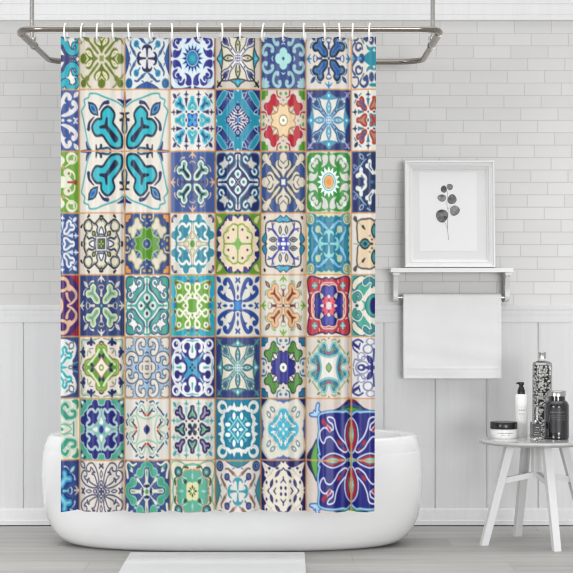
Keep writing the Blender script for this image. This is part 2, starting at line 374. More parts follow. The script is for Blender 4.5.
def redrose(t):
    r, p, n = 'c23b4a', 'e0566a', '2e2a80'
    t.bg('dfd8cc')
    b = t.poly([(0, .84), (.3, .86), (.55, .92), (.72, .96), (.88, .92), (.94, .78), (.9, .5), (.84, .3), (.84, 0), (0, -.7), (-.7, 0)], s8=False)
    t.fill(b, '3a2a62', .025); t.fill(b, r, -.025)
    t.S([(.0, .74), (.22, .74), (.36, .64)], 'd9c9b4', .04); t.S([(.74, 0), (.72, .3), (.6, .42), (.52, .44)], 'd9c9b4', .05, s8=False); t.S([(.42, .74), (.4, .82)], 'd9c9b4', .04)
    t.E(.62, .65, .13, .12, '5f7d84', s8=False); t.S([(.62, .57), (.62, .73)], 'a9c0bd', .06, s8=False); t.S([(.54, .65), (.7, .65)], 'a9c0bd', .06, s8=False)
    P = [(0, .62), (.12, .66), (.28, .64), (.34, .54), (.38, .44), (.5, .42), (.62, .36), (.62, .2), (.6, 0), (0, -.6), (-.6, 0), (-.3, .55)]
    d = t.poly(P, s8=False); t.fill(d, 'dcbcae', .045); t.fill(d, '2b2270')
    t.E(.12, .46, .12, .18, '4646ae', s8=False); t.E(.44, .13, .16, .13, '34319a', s8=False)
    t.F([(.22, .32), (.38, .42), (.34, .22)], 'c4c0a8', s8=False)
    t.F([(0, .3), (.1, .28), (.2, .3), (.22, .2), (.3, .16), (.26, .08), (.32, 0), (0, -.3), (-.3, 0)], p, s8=False)
    t.F([(0, .36), (.07, .3), (0, .24)], 'd8d4c8', s8=False); t.F([(.2, 0), (.28, .05), (.38, 0), (.28, -.05)], 'd8d4c8', s8=False)
    t.S([(0, 0), (0, .1)], 'dccfc8', .08); t.S([(0, 0), (.08, .08)], 'dccfc8', .06); t.E(0, .17, .04, .04, '5a2a80')

def stars(t):
    t.bg('2aa6bf')
    b = t.poly([(0, .66), (.1, .7), (.2, .66), (.36, .7), (.55, .76), (.72, .78), (.74, .62), (.7, .45), (.72, .28), (.66, .16), (.74, 0), (0, -.6), (-.6, 0)], s8=False)
    t.fill(b, 'cfc6a8', .05); t.fill(b, '73ab3d')
    t.E(0, .78, .1, .08, '2487b0'); t.E(.84, .84, .1, .1, '3fae9e'); t.S([(.68, .76), (.8, .74)], '9a5a3c', .05); t.S([(.18, .74), (.2, .86), (.34, 1)], 'd8cdaa', .04); t.S([(.78, .2), (.9, .16)], 'd8cdaa', .04)
    t.E(.2, .78, .05, .05, '8a5a3a'); t.E(.8, .18, .05, .05, '8a5a3a'); t.E(.18, .93, .08, .06, '4fb09a')
    w = 'e8e5d6'
    t.S([(.08, .28), (.16, .44), (.3, .56), (.3, .68), (.2, .72), (.11, .64), (.14, .48), (.28, .34), (.44, .2), (.6, .12), (.68, .2), (.64, .32), (.52, .34), (.4, .22), (.28, .1)], w, .08, s8=False)
    f = t.ell(.6, .62, .09, .08, s8=False); t.fill(f, w, .02); t.E(.6, .62, .04, .04, '7b8a70', s8=False)
    q = t.poly([(.19, .18), (0, .22), (-.19, .18), (-.17, 0), (-.19, -.18), (0, -.22), (.19, -.18), (.17, 0)], s8=False); t.fill(q, w, .1); t.fill(q, '6ca636')
    t.S([(0, .3), (.05, .34), (0, .42)], w, .05); t.E(0, .3, .035, .03, '58506a'); t.E(.28, .26, .05, .06, 'c9c6bc'); t.E(.29, .0, .035, .035, '7c8a6a')

def peachlace(t):
    t.bg('6a9a34')
    t.F([(0, .86), (.2, .9), (.3, .95), (.46, .9), (.56, .76), (.7, .64), (.86, .54), (.94, .4), (.94, .28), (.88, .14), (.9, 0), (0, -.9), (-.9, 0)], '2f3180')
    t.F([(0, .8), (.1, .88), (.2, .9), (.24, .76), (.36, .74), (.46, .82), (.52, .68), (.66, .6), (.74, .54), (.72, .36), (.74, .26), (.9, .22), (.86, .08), (.8, 0), (0, -.9), (-.9, 0)], 'e2cfb2')
    t.F([(.7, .74), (.78, .86), (.94, .9), (.88, .74), (.82, .66)], 'c9c690', s8=False)
    o = t.poly([(.0, .56), (.08, .62), (.22, .64), (.34, .56), (.44, .52), (.46, .4), (.58, .36), (.64, .24), (.6, .1), (.58, 0), (0, -.5), (-.5, 0)], s8=False)
    t.line(o, '84a63e', .05); t.S([(0, .18), (0, .6)], '84a63e', .04); t.S([(.18, 0), (.6, 0)], '84a63e', .04)
    t.S([(.42, .4), (.5, .46), (.4, .52), (.5, .38)], '9cb45a', .04)
    t.E(.2, .46, .045, .04, '2f3a50', s8=False); t.E(.42, .2, .045, .04, '2f3a50', s8=False)
    t.fill(t.poly(mir([(0, .2), (.07, .16), (.1, .09), (.18, .04), (.2, 0), (0, -.2)]), s8=False), '7fb35a'); t.S([(0, .2), (0, .27)], '7fb35a', .05); t.S([(.2, 0), (.27, 0)], '7fb35a', .05)

def bracelet(t, partial=False):
    k = '3d4550'
    t.bg('d6cabd')
    b = t.poly([(0, .7), (.4, .74), (.62, .73), (.74, .66), (.78, .5), (.76, .2), (.74, 0), (0, -.7), (-.7, 0)], s8=False); t.fill(b, 'd8d2c4'); t.line(b, k, .055)
    a = t.poly(mir([(0, .84), (.07, .88), (.14, .91), (.26, .82), (.38, .77), (.2, .7), (.06, .72), (0, .74)]), s8=False); t.fill(a, '45aed0'); t.line(a, k, .03)
    a = t.poly([(.75, 0), (.78, .05), (.72, .2), (.77, .36), (.86, .28), (.94, .14), (.86, .04)], s8=False); t.fill(a, '2f8fb4'); t.line(a, k, .03)
    e = t.leaf(.14, .32, .14, .58, .12, False); t.fill(e, 'b7b7ae'); t.line(e, k, .035)
    e = t.leaf(.28, .14, .62, .14, .14, False); t.fill(e, 'b7b7ae'); t.line(e, k, .035); t.S([(.4, .14), (.52, .14)], k, .04, s8=False)
    t.S([(.2, .2), (.36, .38), (.46, .5), (.5, .68)], '44499a', .05); t.S([(.36, .38), (.52, .48), (.66, .42)], '44499a', .045)
    t.fill(t.poly([(.24, .22), (-.24, .22), (-.24, -.22), (.24, -.22)], False, False), '4a4ea6'); t.E(0, .28, .07, .06, 'e6e6ee', s8=False); t.E(0, .14, .05, .05, 'e6e6f0', s8=False)
    t.S([(.04, 0), (.24, 0)], 'e0e2ee', .1, s8=False); t.S([(.32, 0), (.28, .06)], '44499a', .03); t.S([(.14, -.1), (.14, .1)], '4a4ea6', .04, s8=False); t.E(0, 0, .05, .04, 'f2f2f4')
    t.S([(.82, .86), (.84, .82)], '23262c', .09, .06, s8=False)

def aquaframe(t):
    t.bg('28357c')
    d = t.path([(.0, 1.0), (.1, .72), (.16, .6), (.34, .42), (.5, .24), (.62, .12), (.8, .06), (1, 0)], .24, .24, s8=False)
    t.fill(d, '7fb9c8', .03); t.fill(d, '2596b0')
    t.F([(.52, .94), (.68, .92), (.95, .6), (.95, .48), (.86, .44), (.7, .58), (.52, .8), (.46, .88)], '2596b0', '86b6c6', .04, s8=False)
    t.F([(.36, .64), (.5, .72), (.72, .5), (.62, .34)], '3a4f8c', s8=False)
    t.S([(.4, .92), (.3, .74), (.2, .72), (.22, .86), (.34, .88)], 'a9ccd6', .04, .03); t.S([(.34, .6), (.5, .74), (.58, .64)], '7f9cc0', .03, s8=False)
    t.fill(t.poly([(0, .52), (.1, .44), (.26, .3), (.4, .16), (.5, 0), (0, -.5), (-.5, 0)], s8=False), '232c78')
    w = 'e4dfd2'
    for k, (a, l) in enumerate(((.04, .12), (.12, .12), (.2, .11), (.28, .09))):
        t.S([(a + .02, .3 - a * .9), (a + .02 + l * .8, .36 - a * .9 + l * .3)], w, .05, .04, s8=False)
    t.S([(.05, .08), (.2, .14)], w, .05, s8=False); t.S([(.03, .18), (.16, .24)], w, .05, s8=False); t.S([(.14, .03), (.26, .07)], w, .05, s8=False)
    t.fill(t.poly([(0, .1), (.1, 0), (0, -.1), (-.1, 0)], False), '5f9fcf')
    e = t.ell(0, .4, .07, .06); t.fill(e, 'dfe0d6'); t.E(0, .4, .03, .03, '3a4f8c'); t.E(.97, 0, .05, .06, 'd8dcd4', s8=False); t.E(0, .97, .06, .05, 'd8dcd4', s8=False)

def quatre(t):
    t.bg('dfd8c6')
    t.S([(0, .9), (.3, .86), (.55, .97), (.85, .96), (.97, .8), (.94, .5), (.86, .3), (.86, 0)], '74b3a4', .05)
    t.S([(.3, .76), (.38, .8), (.2, .84)], '5f7a4a', .06, .02); t.S([(.76, .2), (.8, .36), (.7, .44)], '4d6a3c', .07, .03)
    e = t.ell(.62, .62, .16, .15, s8=False); t.fill(e, '4f8f94'); t.line(e, '2d5c6c', .05); t.E(.62, .62, .06, .06, '9cc6b4', s8=False)
    d = t.poly([(0, .64), (.14, .66), (.3, .66), (.4, .56), (.42, .46), (.56, .42), (.66, .32), (.64, .14), (.66, 0), (0, -.6), (-.6, 0)], s8=False)
    t.fill(d, 'c39a80', .05); t.fill(d, '62b09a')
    t.S([(.28, .4), (.4, .46)], 'b0d4c4', .06, .03); t.E(0, .48, .04, .06, '9ccab8'); t.E(.5, 0, .1, .04, '9ccab8')
    t.F([(0, .26), (.1, .3), (.24, .28), (.26, .14), (.24, 0), (0, -.3), (-.3, 0)], 'dcd8a8', s8=False)
    t.V(.26, .22, .4, .36, .08, '3e5a3a'); t.S([(0, 0), (.1, .1)], '4e6a34', .04); t.E(0, .14, .03, .04, '4e6a34'); t.E(.14, 0, .05, .03, '4e6a34'); t.E(0, 0, .05, .05, 'e8e4b8'); t.E(.13, .0, .03, .03, '3e5a3a')

def tealscroll(t):
    t.bg('41568e'); g, w = '4fa88e', 'd6d6c4'
    P = t.path([(.22, .6), (.34, .64), (.36, .54), (.26, .5), (.2, .6), (.2, .78), (.1, .9), (0, .92)], .13, .1)
    t.fill(t.ell(.3, .6, .15, .15), '8cc6ac', .02); t.S([(.2, .7), (.16, .82), (0, .9)], '8cc6ac', .18); t.fill(t.ell(.3, .6, .13, .13), g); t.S([(.2, .7), (.16, .82), (0, .9)], g, .13)
    t.S([(0, .26), (0, .66)], w, .1, .16); t.E(0, .6, .04, .1, '8fae94'); t.S([(0, .32), (.12, .22)], w, .07, .03)
    t.S([(.14, .14), (.34, .34)], 'd0cfc8', .05); t.F([(.26, .3), (.34, .28), (.44, .42), (.38, .44), (.34, .36)], w, s8=False); t.V(.3, .3, .46, .44, .12, w, s8=False)
    t.E(.5, .52, .06, .05, 'a9b8cc', s8=False)
    t.S([(.46, .9), (.62, .84), (.84, .94), (.94, .8), (.88, .6), (.86, .44)], 'dcdccc', .06, .1, s8=False); t.S([(.66, .72), (.8, .84)], g, .12, .06, s8=False); t.V(.62, .6, .7, .78, .08, w)
    q = t.poly([(.14, .14), (-.14, .14), (-.14, -.14), (.14, -.14)], False); t.fill(q, w); t.E(0, 0, .08, .08, '63a884'); t.E(0, .17, .05, .05, '22365e')

# ---- designs only seen in part at the two side edges
def cyanwave(t):
    t.bg('dcdcd8'); q, n = '2cb2c4', '34365c'
    d = t.path([(.97, .14), (.86, .2), (.8, .1)], .12, s8=False); t.fill(d, n, .03); t.fill(d, q)
    t.S([(-.2, .0), (.5, 0), (.8, 0)], '45497e', .3, .06, s8=False); t.S([(.5, 0), (.4, .2), (.3, .36)], '45497e', .16, .2, s8=False)
    d = t.path([(.2, .6), (.4, .5), (.5, .3), (.66, .2), (.88, .26), (.92, .44), (.78, .5), (.7, .38)], .26, .08, s8=False); t.fill(d, n, .035); t.fill(d, q)
    d = t.path([(.2, .86), (.45, .74), (.5, .9), (.74, .92), (.92, .78), (.86, .6)], .22, .1, s8=False); t.fill(d, n, .035); t.fill(d, q)
    t.F([(.42, .62), (.58, .68), (.7, .84), (.7, .66), (.84, .58), (.66, .54), (.6, .42), (.54, .56)], 'e6e4de', s8=False)

def greenscroll(t):
    t.bg('74a63c'); w = 'dedfca'
    d = t.ell(.66, .78, .24, .2, s8=False); t.fill(d, w); t.E(.68, .76, .16, .13, '7aa84a', s8=False); t.S([(.6, .68), (.74, .68), (.76, .82)], w, .07, s8=False)
    t.S([(.1, 0), (.5, 0)], w, .4, .36, s8=False); t.S([(.2, 0), (.7, 0)], w, .3, .1, s8=False); t.S([(.84, 0), (.5, 0)], 'a8453c', .1, .06, s8=False); t.E(.82, 0, .06, .1, 'a8453c', s8=False)
    t.E(.48, .3, .16, .14, w, s8=False); t.S([(.5, .4), (.74, .3), (.8, .1)], w, .08, .05, s8=False); t.E(.54, .28, .05, .05, '9a7a4a', s8=False)
    t.E(.1, .54, .16, .1, w, s8=False); t.S([(.1, .56), (.3, .7), (.1, .84)], w, .14, s8=False); t.S([(.4, .5), (.6, .62)], w, .05, s8=False)
    t.E(.02, .26, .1, .06, 'b4483c', s8=False); t.S([(.0, .92), (.1, .9)], 'c08a3c', .06, s8=False); t.E(.3, .48, .08, .05, 'cf9a50', s8=False)

def plumscroll(t):
    t.bg('54307a'); w = 'dfba98'
    t.F([(.97, .97), (.97, .6), (.8, .8), (.62, .97)], 'ab3140', smooth=False, s8=False); t.F([(.97, .2), (.86, .0), (.97, -.2)], 'ab3140', smooth=False, s8=False)
    t.S([(.2, .88), (.38, .87), (.5, .76), (.5, .6), (.36, .5), (.2, .48)], w, .13, .1, s8=False)
    t.S([(.54, .64), (.7, .55), (.83, .42), (.84, .25), (.7, .1), (.5, .01)], w, .13, .07, s8=False); t.E(.57, .53, .1, .07, w, s8=False); t.S([(.52, .7), (.6, .6)], w, .08, s8=False)
    t.S([(.46, .38), (.5, .24), (.6, .12)], w, .13, .05, s8=False); t.E(.14, 0, .18, .3, w, s8=False); t.S([(.3, .26), (.4, .14), (.38, 0)], '54307a', .12, .1, s8=False)
    t.S([(.2, .3), (.34, .42)], '5a4a60', .03, s8=False); t.S([(.36, .3), (.2, .42)], '5a4a60', .03, s8=False)

def tealcorner(t):
    g = '4aa58e'; t.bg('dcdccd')
    d = t.path([(.34, .84), (.52, .8), (.5, .66), (.38, .58), (.28, .66), (.3, .48), (.46, .36), (.7, .38), (.8, .48), (.7, .58), (.6, .5)], .05, .07, s8=False); t.line(d, '9fcab4', .03, .04)
    t.S([(.5, .72), (.4, .82), (.26, .74), (.26, .56), (.4, .4), (.62, .36), (.78, .42), (.78, .56), (.66, .58)], g, .1, .1, s8=False); t.S([(.28, .58), (.46, .38)], g, .16, .16, s8=False)
    t.F([(.66, .9), (.8, .96), (.95, .9), (.95, .7), (.86, .64), (.84, .78)], g, s8=False)
    t.line(t.poly(mir([(0, .2), (.2, .16), (.36, 0), (0, -.3)]), '') if False else t.poly([(.1, .0), (.2, .14), (.4, .14), (.62, .04), (.62, -.1), (.2, -.14)], s8=False), '6fb39a', .04)
    t.V(.12, 0, .34, 0, .12, g, s8=False); t.S([(.74, -.2), (.74, .22)], '5f9a86', .06, s8=False); t.S([(.3, .2), (.6, .14), (.7, .2)], '8abba6', .04, s8=False); t.S([(-.1, .4), (.1, .28), (.3, .2)], 'b4cdb4', .04, s8=False)

def bluewave(t):
    n, w = '44588a', 'dbd4c8'; t.bg(w)
    t.S([(.12, 0), (.3, 0), (.44, 0)], '2c93a4', .5, .1, s8=False); t.F([(.0, .38), (.12, .22), (.3, .3), (.34, .44), (.2, .36)], '2c93a4', s8=False)
    d = t.ell(.55, 0, .13, .16, s8=False); t.fill(d, n); t.S([(.6, 0), (.9, 0)], '5aa0c0', .1, .2, s8=False); t.S([(.8, .04), (.95, .2)], n, .1, s8=False)
    t.S([(.6, .32), (.7, .26), (.8, .34), (.74, .5), (.56, .46), (.52, .3)], n, .1, .05, s8=False); t.S([(.94, .2), (.96, .36), (.84, .52)], n, .05, .08, s8=False)
    t.S([(.34, .6), (.3, .8), (.46, .92), (.62, .8), (.56, .64)], n, .14, .05, s8=False); t.E(.4, .66, .1, .08, n, s8=False); t.E(.12, .6, .11, .16, n, s8=False); t.E(.08, .86, .14, .06, '2c93a4', s8=False)
    t.S([(.92, .6), (.72, .62), (.7, .84), (.86, .94), (.97, .84)], n, .06, .06, s8=False); t.S([(.46, .5), (.52, .58)], '6c8f5c', .06, s8=False)

def ocean(t):
    g, n = '45a592', '2f5a78'; t.bg('4aa896')
    t.F([(.6, .2), (.42, .36), (.3, .5), (0, .7), (-.3, .6), (-.3, 0)], 'dcd8cb', s8=False); t.S([(.98, .1), (.6, .0)], 'dcd8cb', .3, .3, s8=False)
    d = t.ell(0, 0, .36, .36, s8=False); t.fill(d, n, .03); t.fill(d, g); t.E(0, 0, .2, .26, '232a7c', s8=False)
    d = t.path([(.84, .16), (.9, .3), (.72, .4), (.6, .3), (.68, .2), (.76, .26)], .12, .06, s8=False); t.fill(d, 'dcd8cb', .07); t.fill(d, n, .02); t.fill(d, g)
    t.F([(.97, .6), (.9, .82), (.6, .97), (.4, .92), (.5, .78), (.7, .66), (.86, .5)], 'ddd9c4', n, .04, s8=False)
    d = t.path([(.4, .76), (.2, .86), (.02, .76), (.1, .62)], .16, .06, s8=False); t.fill(d, 'dcd8cb', .06); t.fill(d, n, .02); t.fill(d, '3f8f98'); t.E(.76, 0, .07, .05, n, s8=False)

def indigo(t):
    n = '363a86'; t.bg('d9d8d8')
    t.S([(.72, .48), (.9, .6), (.94, .8), (.7, .9), (.5, .82)], n, .05, .06, s8=False); t.S([(.94, .78), (.7, .66), (.62, .78)], n, .12, .05, s8=False); t.S([(.78, .7), (.66, .6)], n, .05, s8=False)
    c = t.path([(.92, .04), (.84, .26), (.62, .22), (.5, .36), (.34, .32)], .04, s8=False); t.fill(c, '6f74a0')
    c = t.ell(.56, .36, .16, .12, s8=False); t.line(c, '8a8eaa', .035); c = t.ell(.28, .6, .2, .14, s8=False); t.line(c, '6f74a0', .04); c = t.ell(.16, .84, .18, .1, s8=False); t.line(c, '8a8eaa', .035)
    t.line(t.ell(.52, 0, .28, .2, s8=False), '7a80a4', .035); t.E(.56, 0, .18, .11, n, s8=False); t.E(.58, 0, .08, .05, 'd9d8d8', s8=False); t.S([(.4, 0), (.1, 0)], n, .06, .2, s8=False)
    t.V(.04, .1, .34, .4, .22, n, s8=False); t.S([(.05, .2), (.02, .6)], n, .06, .05, s8=False); t.E(.1, .1, .05, .04, n, s8=False)

def whitey(t):
    t.bg('31436f'); w = 'dcdcd4'
    m = np.clip((t.x - .72) / .3, 0, 1)[:, None]; t.c = t.c * (1 - m) + rgb('47468a') * m
    for P in ([(.06, .3), (.2, .46), (.32, .52)], [(.2, .46), (.2, .66)]):
        d = t.path(P, .14, .16, s8=False); t.fill(d, w)
    for P in ([(.4, .0), (.4, .14), (.58, .24), (.74, .2)], [(.58, .24), (.58, .4)]):
        t.S(P, w, .14, .16, s8=False)
    t.S([(.44, .08), (.56, .2)], '5a77a0', .05, s8=False); t.S([(.12, .38), (.22, .48), (.2, .6)], '46608c', .05, s8=False)
    t.S([(.62, .5), (.48, .66), (.36, .74)], '8ab4cc', .07, .03, s8=False); t.S([(.9, .3), (.76, .4), (.66, .52)], '6e9cb8', .06, .04, s8=False)
    t.line(t.ell(.56, .82, .1, .06, 40, s8=False), '9fb0cc', .04); t.line(t.ell(.82, .48, .09, .05, 40, s8=False), '8f9fc4', .04); t.E(.1, 0, .08, .06, '3f7f94', s8=False); t.S([(.3, .86), (.16, .92)], '8ab4cc', .06, .03, s8=False)

def cyancorner(t):
    t.bg('42598c')
    t.F([(0, .84), (.3, .92), (.5, .9), (.66, .84), (.8, .8), (.86, .6), (.8, .36), (.7, .22), (.66, 0), (0, -.8), (-.8, 0)], 'dfe0dc', s8=False)
    d = t.poly(YP, s8=False); t.fill(d, '35b4bc'); t.fill(d, 'e2e6e4', -.085); t.E(.4, .4, .04, .03, '8a8a92', s8=False)
    e = t.leaf(.56, .6, .74, .8, .2, False); t.line(e, '4f6470', .04); t.S([(.5, .74), (.42, .8)], '56647a', .05, .03, s8=False); t.S([(.7, .5), (.62, .44)], '56647a', .05, .03, s8=False)
    t.S([(.2, 0), (.46, 0)], '35b4bc', .14, .03, s8=False); t.E(.62, 0, .1, .07, '5d7390', s8=False); t.E(.62, 0, .05, .03, 'dfe0dc', s8=False); t.E(.8, 0, .06, .03, '1f2436', s8=False); t.S([(.7, .1), (.9, .16)], '7f93b4', .05, s8=False)

def creamrosette(t):
    t.bg('dfd9d2'); k = '6b5f58'
    b = t.poly([(0, .74), (.4, .8), (.66, .76), (.76, .6), (.74, .3), (.66, 0), (0, -.7), (-.7, 0)], s8=False); t.fill(b, 'ddc7a8'); t.line(b, k, .06)
    t.S([(.84, .82), (.78, .74)], k, .16, .1, s8=False); t.S([(.7, .7), (.4, .46)], 'a9b59a', .03, s8=False); t.S([(.5, .56), (.42, .48)], '3f4a44', .1, .05, s8=False)
    e = t.leaf(.16, 0, .66, 0, .32, False); t.fill(e, '4a8f90'); t.line(e, '26343c', .05); t.E(.4, 0, .07, .06, '25405a', s8=False); t.E(.1, 0, .05, .04, '2a3440', s8=False); t.S([(.68, 0), (.9, 0)], '9ab0a8', .06, .03, s8=False)
    e = t.leaf(0, .2, 0, .66, .24, False); t.fill(e, '4a9a9a'); t.line(e, '26343c', .05)
    t.E(.2, .26, .04, .03, '8a7f74', s8=False); t.E(.1, .14, .04, .03, '4a5058', s8=False)

def big_turquoise(t):
    four_y(t, 'dcd5cb', [(.04, '17384f'), (0, '2fb6c4')], '1f2a50', '1c2b50', '2f3266', None, None, None, None, None, True)
    t.V(.6, .6, .77, .77, .11, '3f9cc4', s8=False); t.V(.64, .64, .73, .73, .06, '24489c', s8=False)
    t.S([(0, .70), (.09, .76), (.2, .81), (.46, .88), (.62, .93), (.76, .93), (.79, .87), (.89, .83), (.87, .75), (.95, .66), (.92, .56), (.87, .38), (.8, .13), (.72, .0)], '4aacac', .028, .028, s8=False)
    p = '2f2c72'
    t.S([(0, .76), (0, .96)], p, .07, .03); t.S([(0, .78), (.08, .82), (.15, .84)], p, .07, .02)
    t.S([(.03, .61), (.1, .62)], '22344a', .045, .02); t.S([(.09, .51), (.04, .5), (.05, .36), (.02, .3)], '2a5570', .05, .03)
    t.S([(.6, .01), (.52, .05), (.5, .1)], '22344a', .04, .02)

def big_indigo(t):
    n, w, r = '2a2f88', 'd5d5e0', 'b03448'
    t.bg('cfc4bb')
    a = t.poly(mir([(0, .98), (.1, .96), (.26, .86), (.42, .79), (0, .76)]), s8=False); t.fill(a, '3a2a68'); t.fill(t.poly(mir([(0, .93), (.14, .88), (.24, .82), (0, .8)]), s8=False), '3a6a9c')
    t.F(mir([(0, .86), (.2, .83), (.4, .78), (.2, .74), (0, .74)]), '63a83c', '2c5a6c', .02, s8=False); t.E(0, .95, .1, .03, '8a2a50', s8=False)
    a = t.poly([(.98, 0), (.96, .1), (.86, .22), (.76, .34), (.76, 0), (.76, -.3), (.9, -.2)], s8=False); t.fill(a, '3a2a68'); t.F([(.9, 0), (.86, .14), (.76, .3), (.74, 0), (.76, -.3), (.86, -.14)], '63a83c', '2c5a6c', .02, s8=False)
    t.F([(.67, .72), (.78, .70), (.9, .71), (.92, .75), (.85, .77), (.82, .81), (.79, .79), (.78, .88), (.74, .93), (.7, .9), (.72, .82), (.68, .78)], 'a4cde8', '3a62ac', .02, s8=False)
    b = t.poly([(0, .7), (.2, .76), (.45, .77), (.66, .74), (.71, .68), (.69, .5), (.72, .28), (.68, .1), (.66, 0), (0, -.7), (-.7, 0)], s8=False)
    t.fill(b, '3a4f9c', .045); t.fill(b, '8fc4dc', .035); t.fill(b, n)
    t.line(t.poly([(.46, .70), (.38, .66), (.34, .52), (.26, .38), (.10, .24), (.08, .16), (.15, .13), (.28, .20), (.36, .30), (.46, .38), (.56, .36), (.61, .28), (.68, .34), (.69, .46), (.6, .53), (.5, .5), (.41, .5), (.42, .58), (.5, .63), (.53, .69)], s8=False), w, .03)
    t.V(.12, .15, .18, .21, .05, r, s8=False); t.V(.22, .23, .32, .34, .07, r, s8=False)
    t.S([(.48, .5), (.56, .57)], 'd8c0cc', .09, .05, s8=False); t.S([(.56, .57), (.62, .63)], r, .05, .09, s8=False); t.S([(.48, .49), (.52, .54)], r, .05, .03, s8=False)
    for (P, Q) in ((t.poly(mir([(0, .12), (.08, .22), (.13, .38), (.1, .56), (0, .66)]), s8=False), t.leaf(0, .22, 0, .6, .13, False)), (t.poly([(.14, 0), (.24, .06), (.4, .1), (.54, .07), (.64, 0), (.54, -.07), (.4, -.1), (.24, -.06)], s8=False), t.leaf(.22, 0, .6, 0, .11, False))):
        t.fill(P, w, .03); t.fill(P, '2b3f8e', .005); t.fill(P, 'b8343c', -.015); t.fill(Q, '6fb8b0', -.005); 
    t.E(0, .4, .04, .06, 'a8cfc0', s8=False); t.E(.4, 0, .07, .03, 'a8cfc0', s8=False)
    t.S([(0, 0), (0, .14)], '5fb8c0', .08, .03, s8=False); t.S([(0, 0), (.14, 0)], '5fb8c0', .08, .03, s8=False); t.E(0, 0, .05, .04, '8fcfc8', s8=False)

